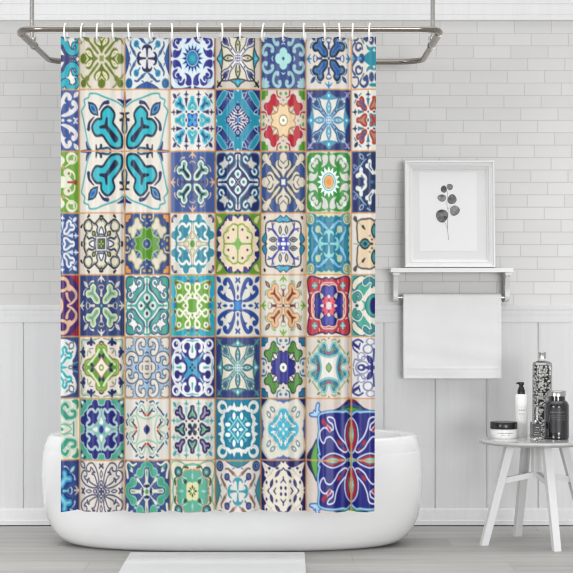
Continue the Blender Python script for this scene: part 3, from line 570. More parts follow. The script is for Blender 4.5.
CR = 'd8d1c6'
def tile_for(c, r):
    """(function, arguments) for the tile in column c, row r of the print"""
    T = {
    (0, 0): (cyanwave,), (1, 0): (petals, 'd3ccc0', '6d7f2c', 'd9d3b4', 'c3bc98', '8f9a50', .03),
    (2, 0): (tulips, 'd9dad8', '2c2c5e', '3f5c8e', '3f7fa8', '2b7aa8', '3f9fc0', '2a86b4', '1c5a90', '2f5fa0', '1f3f80'),
    (3, 0): (swirl, '33357f', 'd3dfe4', '3d3f94', '9fc8dc', '2c3d8c', '2f8fb4', '2fb0b8'),
    (4, 0): (rosette, 'cdc4b8', 'd8d2bc', '3c4440', '3a427e', None, 'a9a888', 'c8c4a8', '42a4c0', '6fc4d8', '2a2c30', 'e6e2e2', '3a3c70'),
    (5, 0): (scurls, '40558f', '9cc4c8', None, 'a9dad6', None, 'b9d8e0'),
    (6, 0): (four_y, 'd6cfc6', [(.02, '13293c'), (-.05, '2f75ac'), (-.11, '6a8fc8')], '2f5aa0', '25508c', '3a6a94', '2f86bc', '3a5a80', '344a94', '344a94'),
    (7, 0): (bluewave,),
    (0, 1): (leafy, '47629f', 'dcd8d8'), (0, 2): (greenscroll,),
    (3, 1): (hearts, 'dedad2', [(.02, '58c0d0'), (-.03, '33b2cc')], [(.02, '58bccc'), (-.04, '35a4b4')], '2f5a90', 'bfe4e8', '3c4074', '3f4078', '25479c', '3f9fd4', '30386a'),
    (4, 1): (aquaframe,),
    (5, 1): (octaflower, 'd0c6ba', 'e6cba4', 'a8804c', 'f0eee8', '7fa34e', 'c2243a', 'a81f35', 'd9cfc4', 'b4303c', '6aa23c', '5a9a34', '5a9a34'),
    (6, 1): (rosette, '36467f', 'd9d8d2', '5f8fa8', '2b4a7e', '7fb0c4', '58a4bc', 'a9d0d8', '3f9fc0', 'b4dce4', 'a8a4cc', '6fa0c4', 'e4e8ea'),
    (7, 1): (hearts, 'dedad2', [(.02, 'a83c3a'), (-.06, '9fa6b4')], [(.02, 'b04438'), (-.055, 'b08a70')], '5f5a8c', None, '3f4360', '3f7f94', '3f9fa8', 'b84848', '3c4470'),
    (3, 2): (four_y, '4c66a0', [(.02, '2c3f6c'), (0, 'd0dcc8'), (-.075, '5f9a9c'), (-.1, '6fa8a4')], '1f2f4c', None, 'd0bca8', 'd9b090', 'd0a890', '4a4a70', '2a3a6c'),
    (4, 2): (scroll, 'cfc7bd', '2d326f', '3f7f98', 'cfc7bd', '2d326f', 'd6e2da', '2f8a8c', 'd6dcd6'),
    (5, 2): (petals, '3c5a96', 'd0c8b8', '3f4148', '5c584f', 'dcd8d0'),
    (6, 2): (swirl, 'cfcac0', '419848', 'd0ccc8', 'e2f0ec', '3f8f94', 'e6a860', 'e09048'), (7, 2): (whitey,),
    (0, 3): (hearts, '3e5a92', [(.03, 'dedfe2'), (-.05, '5f78a8')], [(.03, 'dedfe2'), (-.05, '5f78a8')], None, None, 'dedfe2', 'c8d0dc', '7f9ab8', 'dedfe2', '7f9ab8'),
    (1, 3): (blacklines,),
    (2, 3): (octaflower, '3f568f', '5f9a2a', 'a9c08c', '3f5a8c', '8fa0ac', 'd9cebc', 'a8a86c', '4a68a0', 'd0d0a0', 'c8a860', 'd99c5c', '40386c'),
    (3, 3): (scallop, 'd9d3c9', '4294a8', 'e2e2dc', '3c8fa4', 'd9d3c4', 'a9a488', 'dcd2b8', '5f9a34', '4a4468', '8a86a0'),
    (4, 3): (peachlace,), (5, 3): (bracelet,),
    (6, 3): (tulips, 'd2d0a4', '8fd0cc', '7fb8d4', '8fc4dc', 'b8c8ac', 'b8c8ac', 'c8cca8', '8aa07c', None, None, '2783a0'), (7, 3): (creamrosette,),
    (0, 4): (plumscroll,),
    (1, 4): (four_y, '3a4f82', [(.02, '2f446c'), (-.01, 'd0d6b0'), (-.06, 'a4c4a0'), (-.11, '8fb490')], '6f9a84', 'c4beb4', 'd9d4cc', 'd9d2c4', 'c0b4a0', 'cfc4b4', '5fa8bc'),
    (2, 4): (scroll, 'dcdcd6', '4da695', '3c5580', 'e2e0da', '4da695', 'd2d6d2', '2f3350', 'e2e0da'),
    (3, 4): (stars,), (4, 4): (leafy, 'd6d2c8', '2f529a', None, '3f8ccc'),
    (5, 4): (four_y, 'd3cec2', [(.02, 'b08a60'), (-.02, 'deb48a'), (-.11, 'c89c78')], '84402c', '4a2c28', '84b074', '6fae3c', '94b47c', '7a4438', '5c2c28', 'a8845c'),
    (6, 4): (redrose,), (7, 4): (ocean,),
    (0, 5): (cyancorner,), (1, 5): (lozenge,), (2, 5): (scurls, '9fb8cc', 'd8cfc2', '54627c', 'd2c8bc', '5a6070', '2c4488'),
    (3, 5): (vases, '3a3a86', 'dfe2e2', '3f9fc0', '3a3a86'),
    (4, 5): (rosette, '3a4c84', 'd8d4c0', '4a6a78', '4a7084', '8fb4b0', '4a8494', '9fc8c0', '5aa4ac', 'c4e0dc', '5f9490', '7fb0b0', 'e0e4dc'),
    (5, 5): (octaflower, 'd2cbc2', '3a3a98', '2a2c50', 'e8e6e0', '2f6f90', '5c9444', '34503c', 'e0d9d2', '2f6f90', '3a7f9c', '2479a0', '1f3f70'),
    (6, 5): (ribbon, 'd2cac0', 'dedad2', '3f7fa0', '7fc4c0', 'b0404c', '8a9a5a', '7fb04c', '93a36a', '6f9060'), (7, 5): (indigo,),
    (0, 6): (tealcorner,), 
    (1, 6): (scallop, '55a892', '2a2c84', 'a9c4c0', '2f3188', '6fb0a8', 'a9c8c0', 'e2e4de', '34349a', '2c3470', 'dfe4dc'),
    (2, 6): (ribbon, 'd8d3ca', 'd6d0c6', 'd8d4ca', '97bfa8', 'b8443c', '3c3c68', '2c2f86', '3c4c78', '3f84a8'),
    (3, 6): (hearts, 'd8d3c8', [(.02, '343a68'), (-.055, 'a08cb0'), (-.12, 'b088a0')], [(.02, '343a68'), (-.06, '7fb890')], None, '5a9a78', '4fa4b0', '7fbcc0', 'c4cbb0', '2a3460', '2a3050'),
    (4, 6): (tealring,), (5, 6): (octa_beige,),
    (0, 7): (four_y, '3f5590', [(.02, '28408a'), (-.03, '3a9cc4'), (-.1, '7fc4d8')], None, '7fb4bc', 'b9c0d0', 'd8ccb8', 'c8d0d4', '6fc0d0', None, 'a8d0cc'),
    (1, 7): (leafy, 'd8d0c8', None, '4a4f6a'), (2, 7): (tealscroll,), (3, 7): (quatre,),
    (4, 7): (tulips, 'd9d3cc', '3f9cac', '8a7068', 'b49c90', '5c68a0', '36406c', '2c3668', '5f84b8', '3f8f98', '4f5f80'),
    (5, 7): (lace,),
    }
    return T.get((c, r))

GX0, GY0, GW, GH = 78.8, 89.2, 45.45, 61.85      # print grid measured on the cloth (photo pixels)
def print_colours(px, py):
    """sRGB colour of the printed cloth at flat cloth position (px, py)"""
    n = len(px)
    col = np.ones((n, 3), dtype=np.float32) * .85
    u = (px - GX0) / GW + 1; v = (py - GY0) / GH + 1
    ci = np.floor(u).astype(int); ri = np.floor(v).astype(int)
    big1 = (ci >= 1) & (ci <= 2) & (ri >= 1) & (ri <= 2)
    big2 = (ci >= 6) & (ri >= 6)
    for mask, fn, u0, v0 in ((big1, big_turquoise, 1, 1), (big2, big_indigo, 6, 6)):
        k = np.nonzero(mask)[0]
        if len(k):
            global AA
            AA = .022
            t = Tile(np.abs(u[k] - u0 - 1).astype(np.float32), np.abs(v[k] - v0 - 1).astype(np.float32)); fn(t); col[k] = t.c
            AA = .04
    for c in range(0, 8):
        for r in range(0, 8):
            k = np.nonzero((ci == c) & (ri == r) & ~big1 & ~big2)[0]
            d = tile_for(c, r)
            if len(k) and d:
                t = Tile(np.abs((u[k] - c) * 2 - 1).astype(np.float32), np.abs((v[k] - r) * 2 - 1).astype(np.float32))
                d[0](t, *d[1:]); col[k] = t.c
    # orange grout lines with a paler shoulder
    dx = np.abs(u - np.round(u)) * GW; dy = np.abs(v - np.round(v)) * GH
    d = np.minimum(dx, dy)
    a = np.clip(1.7 - d, 0, 1)[:, None] * .35
    col = col * (1 - a) + rgb('cdb9a4') * a
    a = np.clip(1.05 - d, 0, 1)[:, None]
    col = col * (1 - a) + rgb('d0975f') * a
    return np.clip(col, 0, 1)
# ------------------------------------------------------------------ scene
import bpy, bmesh, math, random
from mathutils import Vector, Matrix
random.seed(7)
SC = bpy.context.scene
COL = SC.collection
FPX, CX, CY, H = 1850.0, 286.5, 286.5, 1.12     # focal length in pixels, image centre, eye height

def P(px, py, D):
    """world point seen at photo pixel (px, py) at distance D"""
    return Vector(((px - CX) * D / FPX, D, H - (py - CY) * D / FPX))

# ---------------------------------------------------------------- object helpers
def tag(o, label=None, cat=None, group=None, kind=None):
    if label: o['label'] = label
    if cat: o['category'] = cat
    if group: o['group'] = group
    if kind: o['kind'] = kind
    return o

def obj(name, bm, mat, parent=None, smooth=True, angle=40):
    me = bpy.data.meshes.new(name)
    bmesh.ops.recalc_face_normals(bm, faces=bm.faces[:])
    bm.to_mesh(me); bm.free()
    for m in (mat if isinstance(mat, (list, tuple)) else [mat]): me.materials.append(m)
    if smooth:
        me.polygons.foreach_set('use_smooth', [True] * len(me.polygons))
        try: me.set_sharp_from_angle(angle=math.radians(angle))
        except Exception: pass
    o = bpy.data.objects.new(name, me); COL.objects.link(o)
    if parent is not None:
        o.parent = parent
    return o

def empty(name, loc, rz=0.0):
    o = bpy.data.objects.new(name, None); COL.objects.link(o)
    o.location = loc; o.rotation_euler = (0, 0, rz); o.empty_display_size = .05
    return o

def bev(bm, w, seg=2):
    bmesh.ops.bevel(bm, geom=[e for e in bm.edges if len(e.link_faces) == 2 and e.calc_face_angle(0) > .5],
                    offset=w, segments=seg, profile=.6, affect='EDGES')

def box(bm, x0, x1, y0, y1, z0, z1, mi=0):
    vs = [bm.verts.new((x, y, z)) for z in (z0, z1) for y in (y0, y1) for x in (x0, x1)]
    for f in ((0, 2, 3, 1), (4, 5, 7, 6), (0, 1, 5, 4), (2, 6, 7, 3), (0, 4, 6, 2), (1, 3, 7, 5)):
        fc = bm.faces.new([vs[i] for i in f]); fc.material_index = mi
    return bm

def bar(bm, a, b, wa, wb=None, up=Vector((0, 0, 1)), ang=0.0, flat_ends=False):
    """square section bar from a to b; flat_ends keeps its ends level"""
    wb = wa if wb is None else wb
    a, b = Vector(a), Vector(b); d = (b - a).normalized()
    if flat_ends:
        u = Vector((math.cos(ang), math.sin(ang), 0)); v = Vector((-math.sin(ang), math.cos(ang), 0))
    else:
        u = d.cross(up).normalized(); v = u.cross(d).normalized()
    rings = []
    for p, w in ((a, wa), (b, wb)):
        w1, w2 = (w if isinstance(w, tuple) else (w, w))
        rings.append([bm.verts.new(p + u * sx * w1 / 2 + v * sy * w2 / 2) for sx, sy in ((-1, -1), (1, -1), (1, 1), (-1, 1))])
    for i in range(4):
        bm.faces.new((rings[0][i], rings[0][(i + 1) % 4], rings[1][(i + 1) % 4], rings[1][i]))
    bm.faces.new(rings[0][::-1]); bm.faces.new(rings[1])
    return bm

def tube(bm, pts, r, n=12, closed=False, caps=True):
    pts = [Vector(p) for p in pts]; N = len(pts)
    rr = r if isinstance(r, (list, tuple)) else [r] * N
    rings = []; prev = None
    for i, p in enumerate(pts):
        if closed: d = pts[(i + 1) % N] - pts[i - 1]
        else: d = pts[min(i + 1, N - 1)] - pts[max(i - 1, 0)]
        d.normalize()
        if prev is None:
            ref = Vector((0, 0, 1)) if abs(d.z) < .9 else Vector((0, 1, 0))
            u = d.cross(ref).normalized()
        else:
            u = (prev - d * prev.dot(d)).normalized()
        prev = u; v = d.cross(u)
        rings.append([bm.verts.new(p + (u * math.cos(2 * math.pi * k / n) + v * math.sin(2 * math.pi * k / n)) * rr[i]) for k in range(n)])
    for i in range(N if closed else N - 1):
        A, B = rings[i], rings[(i + 1) % N]
        for k in range(n): bm.faces.new((A[k], A[(k + 1) % n], B[(k + 1) % n], B[k]))
    if caps and not closed:
        bm.faces.new(rings[0][::-1]); bm.faces.new(rings[-1])
    return bm

def lathe(bm, prof, n=40, cx=0, cy=0, mi=0, sq=None):
    """surface of revolution of (radius, z); sq = superellipse exponent"""
    rings = []
    for r, z in prof:
        if r < 1e-6: rings.append([bm.verts.new((cx, cy, z))]); continue
        ring = []
        for k in range(n):
            a = 2 * math.pi * k / n; c, s = math.cos(a), math.sin(a)
            m = 1.0 if not sq else (abs(c) ** sq + abs(s) ** sq) ** (-1 / sq)
            ring.append(bm.verts.new((cx + r * c * m, cy + r * s * m, z)))
        rings.append(ring)
    for A, B in zip(rings, rings[1:]):
        for k in range(n):
            if len(A) == 1 and len(B) == 1: continue
            if len(A) == 1: f = bm.faces.new((A[0], B[k], B[(k + 1) % n]))
            elif len(B) == 1: f = bm.faces.new((A[k], A[(k + 1) % n], B[0]))
            else: f = bm.faces.new((A[k], A[(k + 1) % n], B[(k + 1) % n], B[k]))
            f.material_index = mi
    return bm

def extrude_x(bm, prof, x0, x1):
    """closed (y, z) outline swept along x"""
    A = [bm.verts.new((x0, y, z)) for y, z in prof]; B = [bm.verts.new((x1, y, z)) for y, z in prof]
    n = len(prof)
    for i in range(n): bm.faces.new((A[i], A[(i + 1) % n], B[(i + 1) % n], B[i]))
    bm.faces.new(A[::-1]); bm.faces.new(B)
    return bm

# ---------------------------------------------------------------- materials
def lin(h):
    c = rgb(h) if isinstance(h, str) else np.array(h)
    return tuple(float(v) for v in np.where(c <= .04045, c / 12.92, ((c + .055) / 1.055) ** 2.4)) + (1.0,)

class Nodes:
    def __init__(self, name):
        self.m = bpy.data.materials.new(name); self.m.use_nodes = True
        self.nt = self.m.node_tree; self.b = self.nt.nodes['Principled BSDF']
    def n(self, t, **kw):
        x = self.nt.nodes.new(t)
        for k, v in kw.items(): setattr(x, k, v)
        return x
    def l(self, a, b): self.nt.links.new(a, b)
    def math(self, op, a, b=None):
        x = self.n('ShaderNodeMath', operation=op)
        for i, v in enumerate((a, b)):
            if v is None: continue
            if isinstance(v, (int, float)): x.inputs[i].default_value = v
            else: self.l(v, x.inputs[i])
        return x.outputs[0]
    def ramp(self, fac, stops):
        r = self.n('ShaderNodeValToRGB')
        e = r.color_ramp.elements
        while len(e) < len(stops): e.new(.5)
        for q, (p, c) in zip(e, stops): q.position = p; q.color = lin(c) if isinstance(c, str) else (c, c, c, 1)
        self.l(fac, r.inputs[0]); return r.outputs[0]
    def noise(self, scale, detail=3, vec=None, rough=.5, dim='3D'):
        x = self.n('ShaderNodeTexNoise'); x.inputs['Scale'].default_value = scale; x.inputs['Detail'].default_value = detail
        x.inputs['Roughness'].default_value = rough
        if vec is not None: self.l(vec, x.inputs['Vector'])
        return x.outputs['Fac']
    def coord(self, scale=(1, 1, 1), out='Object'):
        t = self.n('ShaderNodeTexCoord'); m = self.n('ShaderNodeMapping'); m.inputs['Scale'].default_value = scale
        self.l(t.outputs[out], m.inputs[0]); return m.outputs[0]
    def bump(self, h, strength=.2, dist=.005):
        b = self.n('ShaderNodeBump'); b.inputs['Strength'].default_value = strength; b.inputs['Distance'].default_value = dist
        self.l(h, b.inputs['Height']); self.l(b.outputs[0], self.b.inputs['Normal'])

def plain(name, col, rough=.5, metal=0.0, spec=.5, var=.04, scale=6.0, coat=0.0):
    N = Nodes(name); b = N.b
    f = N.noise(scale, 3, N.coord())
    c = lin(col)
    N.l(N.ramp(f, [(.3, tuple()) if False else (.3, col), (.7, col)]), b.inputs['Base Color'])
    r = [q for q in N.nt.nodes if q.type == 'VALTORGB'][0].color_ramp
    r.elements[0].color = tuple(v * (1 - var) for v in c[:3]) + (1,); r.elements[1].color = tuple(min(v * (1 + var), 1) for v in c[:3]) + (1,)
    b.inputs['Roughness'].default_value = rough; b.inputs['Metallic'].default_value = metal
    b.inputs['Specular IOR Level'].default_value = spec; b.inputs['Coat Weight'].default_value = coat
    return N.m

def brick_mat():
    N = Nodes('white_glazed_brick')
    t = N.n('ShaderNodeTexCoord'); s = N.n('ShaderNodeSeparateXYZ'); N.l(t.outputs['Object'], s.inputs[0])
    BW, BH = 37.2 / 213.1, 12.42 / 213.1
    ztop = H + (CY - 20.9) / 213.1; x0 = (477.1 - CX) / 213.1
    v = N.math('DIVIDE', N.math('SUBTRACT', ztop, s.outputs['Z']), BH)
    row = N.math('FLOOR', v); fv = N.math('FRACT', v)
    u = N.math('SUBTRACT', N.math('DIVIDE', N.math('SUBTRACT', s.outputs['X'], x0), BW), N.math('MULTIPLY', row, .4535))
    fu = N.math('FRACT', u); colid = N.math('FLOOR', u)
    eu = N.math('MULTIPLY', N.math('MINIMUM', fu, N.math('SUBTRACT', 1.0, fu)), BW)
    ev = N.math('MULTIPLY', N.math('MINIMUM', fv, N.math('SUBTRACT', 1.0, fv)), BH)
    e = N.math('MINIMUM', eu, ev)
    prof = N.ramp(N.math('DIVIDE', e, .008), [(.1, 0.0), (.32, 1.0)])
    wn = N.n('ShaderNodeTexWhiteNoise', noise_dimensions='2D'); cb = N.n('ShaderNodeCombineXYZ')
    N.l(row, cb.inputs[0]); N.l(colid, cb.inputs[1]); N.l(cb.outputs[0], wn.inputs['Vector'])
    tint = N.ramp(wn.outputs['Value'], [(0, 'cdccca'), (1, 'd3d2d0')])
    mx = N.n('ShaderNodeMix', data_type='RGBA'); N.l(prof, mx.inputs[0]); mx.inputs[6].default_value = lin('bab9b7'); N.l(tint, mx.inputs[7])
    N.l(mx.outputs[2], N.b.inputs['Base Color'])
    N.b.inputs['Roughness'].default_value = .32; N.b.inputs['Specular IOR Level'].default_value = .4
    N.bump(prof, .15, .002)
    return N.m

def floor_mat():
    N = Nodes('grey_washed_wood_planks')
    t = N.n('ShaderNodeTexCoord'); s = N.n('ShaderNodeSeparateXYZ'); N.l(t.outputs['Object'], s.inputs[0])
    PW, PL = .235, 1.7
    v = N.math('DIVIDE', s.outputs['Y'], PW); row = N.math('FLOOR', v); fv = N.math('FRACT', v)
    u = N.math('ADD', N.math('DIVIDE', s.outputs['X'], PL), N.math('MULTIPLY', row, .37)); fu = N.math('FRACT', u)
    e = N.math('MINIMUM', N.math('MULTIPLY', N.math('MINIMUM', fv, N.math('SUBTRACT', 1.0, fv)), PW),
               N.math('MULTIPLY', N.math('MINIMUM', fu, N.math('SUBTRACT', 1.0, fu)), PL))
    gap = N.ramp(N.math('DIVIDE', e, .006), [(.2, 0.0), (.8, 1.0)])
    cb = N.n('ShaderNodeCombineXYZ'); N.l(row, cb.inputs[0]); N.l(N.math('FLOOR', u), cb.inputs[1])
    wn = N.n('ShaderNodeTexWhiteNoise', noise_dimensions='2D'); N.l(cb.outputs[0], wn.inputs['Vector'])
    g1 = N.noise(1.0, 6, N.coord((1.3, 26, 1)), .62); g2 = N.noise(1.0, 4, N.coord((5, 120, 1)), .6)
    g = N.math('ADD', N.math('MULTIPLY', g1, .62), N.math('ADD', N.math('MULTIPLY', g2, .22), N.math('MULTIPLY', wn.outputs['Value'], .16)))
    c = N.ramp(g, [(.34, '9a9895'), (.5, 'abaaa6'), (.68, 'bcbab7')])
    mx = N.n('ShaderNodeMix', data_type='RGBA'); N.l(gap, mx.inputs[0]); mx.inputs[6].default_value = lin('a09e9b'); N.l(c, mx.inputs[7])
    N.l(mx.outputs[2], N.b.inputs['Base Color'])
    N.b.inputs['Roughness'].default_value = .5; N.b.inputs['Specular IOR Level'].default_value = .3
    N.bump(g, .12, .003)
    return N.m

def painted(name, col, rough=.45):
    N = Nodes(name)
    f = N.noise(1.0, 5, N.coord((60, 60, 2.2)), .55)
    c = lin(col)
    N.l(N.ramp(f, [(.35, col), (.65, col)]), N.b.inputs['Base Color'])
    r = [q for q in N.nt.nodes if q.type == 'VALTORGB'][0].color_ramp
    r.elements[0].color = tuple(v * .985 for v in c[:3]) + (1,); r.elements[1].color = tuple(v * 1.02 for v in c[:3]) + (1,)
    N.b.inputs['Roughness'].default_value = rough; N.b.inputs['Specular IOR Level'].default_value = .35
    N.bump(f, .04, .002)
    return N.m

def brushed(name, col, rough):
    N = Nodes(name)
    f = N.noise(1.0, 3, N.coord((3, 160, 160)))
    N.l(N.ramp(f, [(.3, col), (.7, col)]), N.b.inputs['Base Color'])
    N.l(N.math('ADD', N.math('MULTIPLY', f, .12), rough - .06), N.b.inputs['Roughness'])
    N.b.inputs['Metallic'].default_value = 1.0
    return N.m

def cloth_mat(name, col, scale=420, strength=.25):
    N = Nodes(name)
    f = N.noise(scale, 2, N.coord()); g = N.noise(9, 3, N.coord())
    c = lin(col)
    N.l(N.ramp(g, [(.3, col), (.7, col)]), N.b.inputs['Base Color'])
    r = [q for q in N.nt.nodes if q.type == 'VALTORGB'][0].color_ramp
    r.elements[0].color = tuple(v * .97 for v in c[:3]) + (1,)
    N.b.inputs['Roughness'].default_value = .9; N.b.inputs['Specular IOR Level'].default_value = .15
    N.b.inputs['Sheen Weight'].default_value = .15
    N.bump(N.math('ADD', f, N.math('MULTIPLY', g, .8)), strength, .003)
    return N.m

def glass_mat(name, tint='f4f6f6', rough=.02):
    N = Nodes(name)
    N.b.inputs['Base Color'].default_value = lin(tint); N.b.inputs['Transmission Weight'].default_value = 1.0
    N.b.inputs['Roughness'].default_value = rough; N.b.inputs['IOR'].default_value = 1.3
    return N.m

def curtain_mat():
    N = Nodes('printed_polyester')
    a = N.n('ShaderNodeVertexColor', layer_name='print')
    N.l(a.outputs['Color'], N.b.inputs['Base Color'])
    N.b.inputs['Roughness'].default_value = .36; N.b.inputs['Specular IOR Level'].default_value = .34
    return N.m

def pebble_mat():
    N = Nodes('black_and_white_pebbles')
    v = N.n('ShaderNodeTexVoronoi'); v.inputs['Scale'].default_value = 95; N.l(N.coord((1, 1, .8)), v.inputs['Vector'])
    sep = N.n('ShaderNodeSeparateColor'); N.l(v.outputs['Color'], sep.inputs[0])
    c = N.ramp(sep.outputs[0], [(.30, '33322f'), (.40, '8d8b88'), (.6, 'e6e4e0')])
    d = N.ramp(v.outputs['Distance'], [(.35, 1.0), (.62, .12)])
    mx = N.n('ShaderNodeMix', data_type='RGBA', blend_type='MULTIPLY'); mx.inputs[0].default_value = 1
    N.l(c, mx.inputs[6]); N.l(d, mx.inputs[7]); N.l(mx.outputs[2], N.b.inputs['Base Color'])
    N.b.inputs['Roughness'].default_value = .45
    N.bump(v.outputs['Distance'], -.6, .006)
    return N.m

def lettered(name, paper, ink, lines, dens=.5):
    """label with rows of tiny unreadable print; object z runs 0..1 over the label height in 'lines' list"""
    N = Nodes(name)
    t = N.n('ShaderNodeTexCoord'); s = N.n('ShaderNodeSeparateXYZ'); N.l(t.outputs['Object'], s.inputs[0])
    mask = None
    for z, h, hw in lines:
        a = N.math('LESS_THAN', N.math('ABSOLUTE', N.math('SUBTRACT', s.outputs['Z'], z)), h / 2)
        a = N.math('MULTIPLY', a, N.math('LESS_THAN', N.math('ABSOLUTE', s.outputs['X']), hw))
        mask = a if mask is None else N.math('MAXIMUM', mask, a)
    nz = N.noise(1.0, 2, N.coord((420, 420, 160)))
    mask = N.math('MULTIPLY', mask, N.math('GREATER_THAN', nz, 1 - dens))
    mx = N.n('ShaderNodeMix', data_type='RGBA'); N.l(mask, mx.inputs[0]); mx.inputs[6].default_value = lin(paper); mx.inputs[7].default_value = lin(ink)
    N.l(mx.outputs[2], N.b.inputs['Base Color']); N.b.inputs['Roughness'].default_value = .4
    return N.m

M = dict(
    brick=brick_mat(), floor=floor_mat(), panel=painted('white_painted_boards', 'dcdcdd'), trim=painted('white_painted_trim', 'dededf'),
    cornice=painted('white_painted_cornice', 'e6e6e6'), ceil=painted('white_ceiling_paint', 'e4e4e3', .8),
    nickel=brushed('brushed_nickel', '938d86', .26), chrome=brushed('polished_chrome', 'c9c6c2', .16), cap=brushed('satin_steel_cap', 'c4c2be', .25),
    enamel=plain('white_tub_enamel', 'f1f1f1', .16, spec=.5, var=.01, coat=.4), inner=plain('white_tub_inside', 'f6f6f6', .16, var=.01, coat=.4),
    ring=plain('white_ring_plastic', 'f4f4f2', .35), print=curtain_mat(), eyelet=plain('steel_eyelet', 'dcdcda', .3, .6),
    mat=cloth_mat('white_bath_mat_pile', 'dadadb', 260, .5), towel=cloth_mat('white_terry', 'f4f4f4', 330, .3), hem=cloth_mat('white_towel_border', 'e2e2e2', 800, .1),
    white=plain('white_lacquer', 'eaeaea', .35, var=.015), legs=plain('white_stool_paint', 'dfdfdf', .4, var=.02), top=plain('pale_grey_lacquer', 'b2b2b1', .12, var=.02, coat=.5),
    frame=plain('white_frame_paint', 'efefef', .32, var=.01), board=plain('pale_mount_board', 'e9e9e9', .9, var=.01), paper=plain('white_art_paper', 'f3f3f3', .9, var=.008),
    black=plain('black_plastic', '1a1a1b', .3), lid=plain('black_jar_lid', '232324', .25), jarwhite=plain('white_jar_plastic', 'f0f0ef', .35),
    dark=plain('smoked_dark_glass', '1a1a1c', .08, coat=.6), glass=glass_mat('clear_glass'), pebble=pebble_mat(), blacklabel=lettered('black_label', '1b1b1d', 'b4b4b4', [(.024, .0025, .014), (.018, .002, .01), (.010, .002, .012)]),
    pumptext=lettered('pump_bottle_label', 'f2f2f1', '9b9b9b', [(.118, .006, .014), (.104, .003, .012), (.098, .003, .012), (.088, .003, .009)]),
    jartext=lettered('jar_label', 'f0f0ef', '8e8e8e', [(.024, .005, .036), (.014, .003, .024)]),
    darktext=lettered('dark_jar_label', '242427', '6a6a6d', [(.118, .006, .035), (.104, .003, .04), (.097, .003, .04), (.086, .003, .03)]),
    stem=plain('grey_ink_stem', '8f8f8f', .9),
)
def ink(name, a, b, sc):
    N = Nodes(name); f = N.noise(sc, 4, N.coord()); N.l(N.ramp(f, [(.32, a), (.68, b)]), N.b.inputs['Base Color']); N.b.inputs['Roughness'].default_value = .9
    return N.m
M['leaf1'] = ink('dark_ink_wash', '444445', '8a8a8b', 60); M['leaf2'] = ink('mid_ink_wash', '5c5c5d', 'a4a4a4', 60)

# ---------------------------------------------------------------- setting
DW = 8.68
SW = FPX / DW
def zw(py, D=DW): return H - (py - CY) * D / FPX
X0, X1 = -4.2, 4.2

bm = bmesh.new(); box(bm, X0, X1, -1.5, DW + .1, -.06, 0); tag(obj('floor', bm, M['floor'], smooth=False), kind='structure')
bm = bmesh.new(); box(bm, X0, X1, DW, DW + .1, 0, 2.8); tag(obj('wall_back', bm, M['brick'], smooth=False), kind='structure')
bm = bmesh.new(); box(bm, X0, X1, -1.5, DW + .1, 2.8, 2.86); tag(obj('ceiling', bm, M['ceil'], smooth=False), kind='structure')
# painted cornice board above the tiles
zt = zw(20.9)
bm = bmesh.new()
extrude_x(bm, [(DW, zt), (DW - .02, zt), (DW - .022, zt + .004), (DW - .022, zt + .014), (DW - .014, zt + .018), (DW - .014, zt + .024), (DW - .018, zt + .03),
               (DW - .018, zt + .075), (DW - .022, zt + .08), (DW - .022, zt + .1), (DW - .028, zt + .105), (DW - .04, zt + .25), (DW - .09, 2.79), (DW - .09, 2.8), (DW, 2.8)], X0, X1)
tag(obj('trim_1', bm, M['cornice'], smooth=False), kind='structure')
# tongue and groove boards
bm = bmesh.new()
yf = DW - .012; g = .0035; pitch = 51.45 / SW * (DW - .012) / DW
xg0 = (383.7 - CX) * yf / FPX
k0 = int((X0 - xg0) / pitch); xs = []
x = xg0 + k0 * pitch
pts = [(X0, yf)]
while x < X1 - .02:
    pts += [(x - g, yf), (x - g * .35, yf + .008), (x + g * .35, yf + .008), (x + g, yf), (x + g * 2.2, yf), (x + g * 2.8, yf - .0012), (x + g * 3.6, yf)]
    x += pitch
pts += [(X1, yf)]
A = [bm.verts.new((a, b, .03)) for a, b in pts]; B = [bm.verts.new((a, b, zw(310))) for a, b in pts]
for i in range(len(pts) - 1): bm.faces.new((A[i], A[i + 1], B[i + 1], B[i]))
tag(obj('trim_2', bm, M['panel'], smooth=False), kind='structure')
# chair rail over the boards
za, zb = zw(305.2, DW - .03), zw(322.6, DW - .02)
bm = bmesh.new()
extrude_x(bm, [(DW, zb), (DW - .0145, zb), (DW - .0155, zb + .004), (DW - .0155, zb + .034), (DW - .0163, zb + .038), (DW - .0163, zb + .056), (DW - .0178, zb + .062), (DW - .018, za - .004), (DW - .017, za), (DW, za)], X0, X1)
tag(obj('trim_3', bm, M['trim'], smooth=False), kind='structure')
# baseboard
zc = zw(508.5, DW - .02)
bm = bmesh.new()
extrude_x(bm, [(DW, .0045), (DW - .03, .0045), (DW - .03, .024), (DW - .0265, .028), (DW - .0235, .05), (DW - .019, zc - .008), (DW - .0145, zc), (DW, zc)], X0, X1)
tag(obj('baseboard_back', bm, M['panel'], smooth=False), kind='structure')

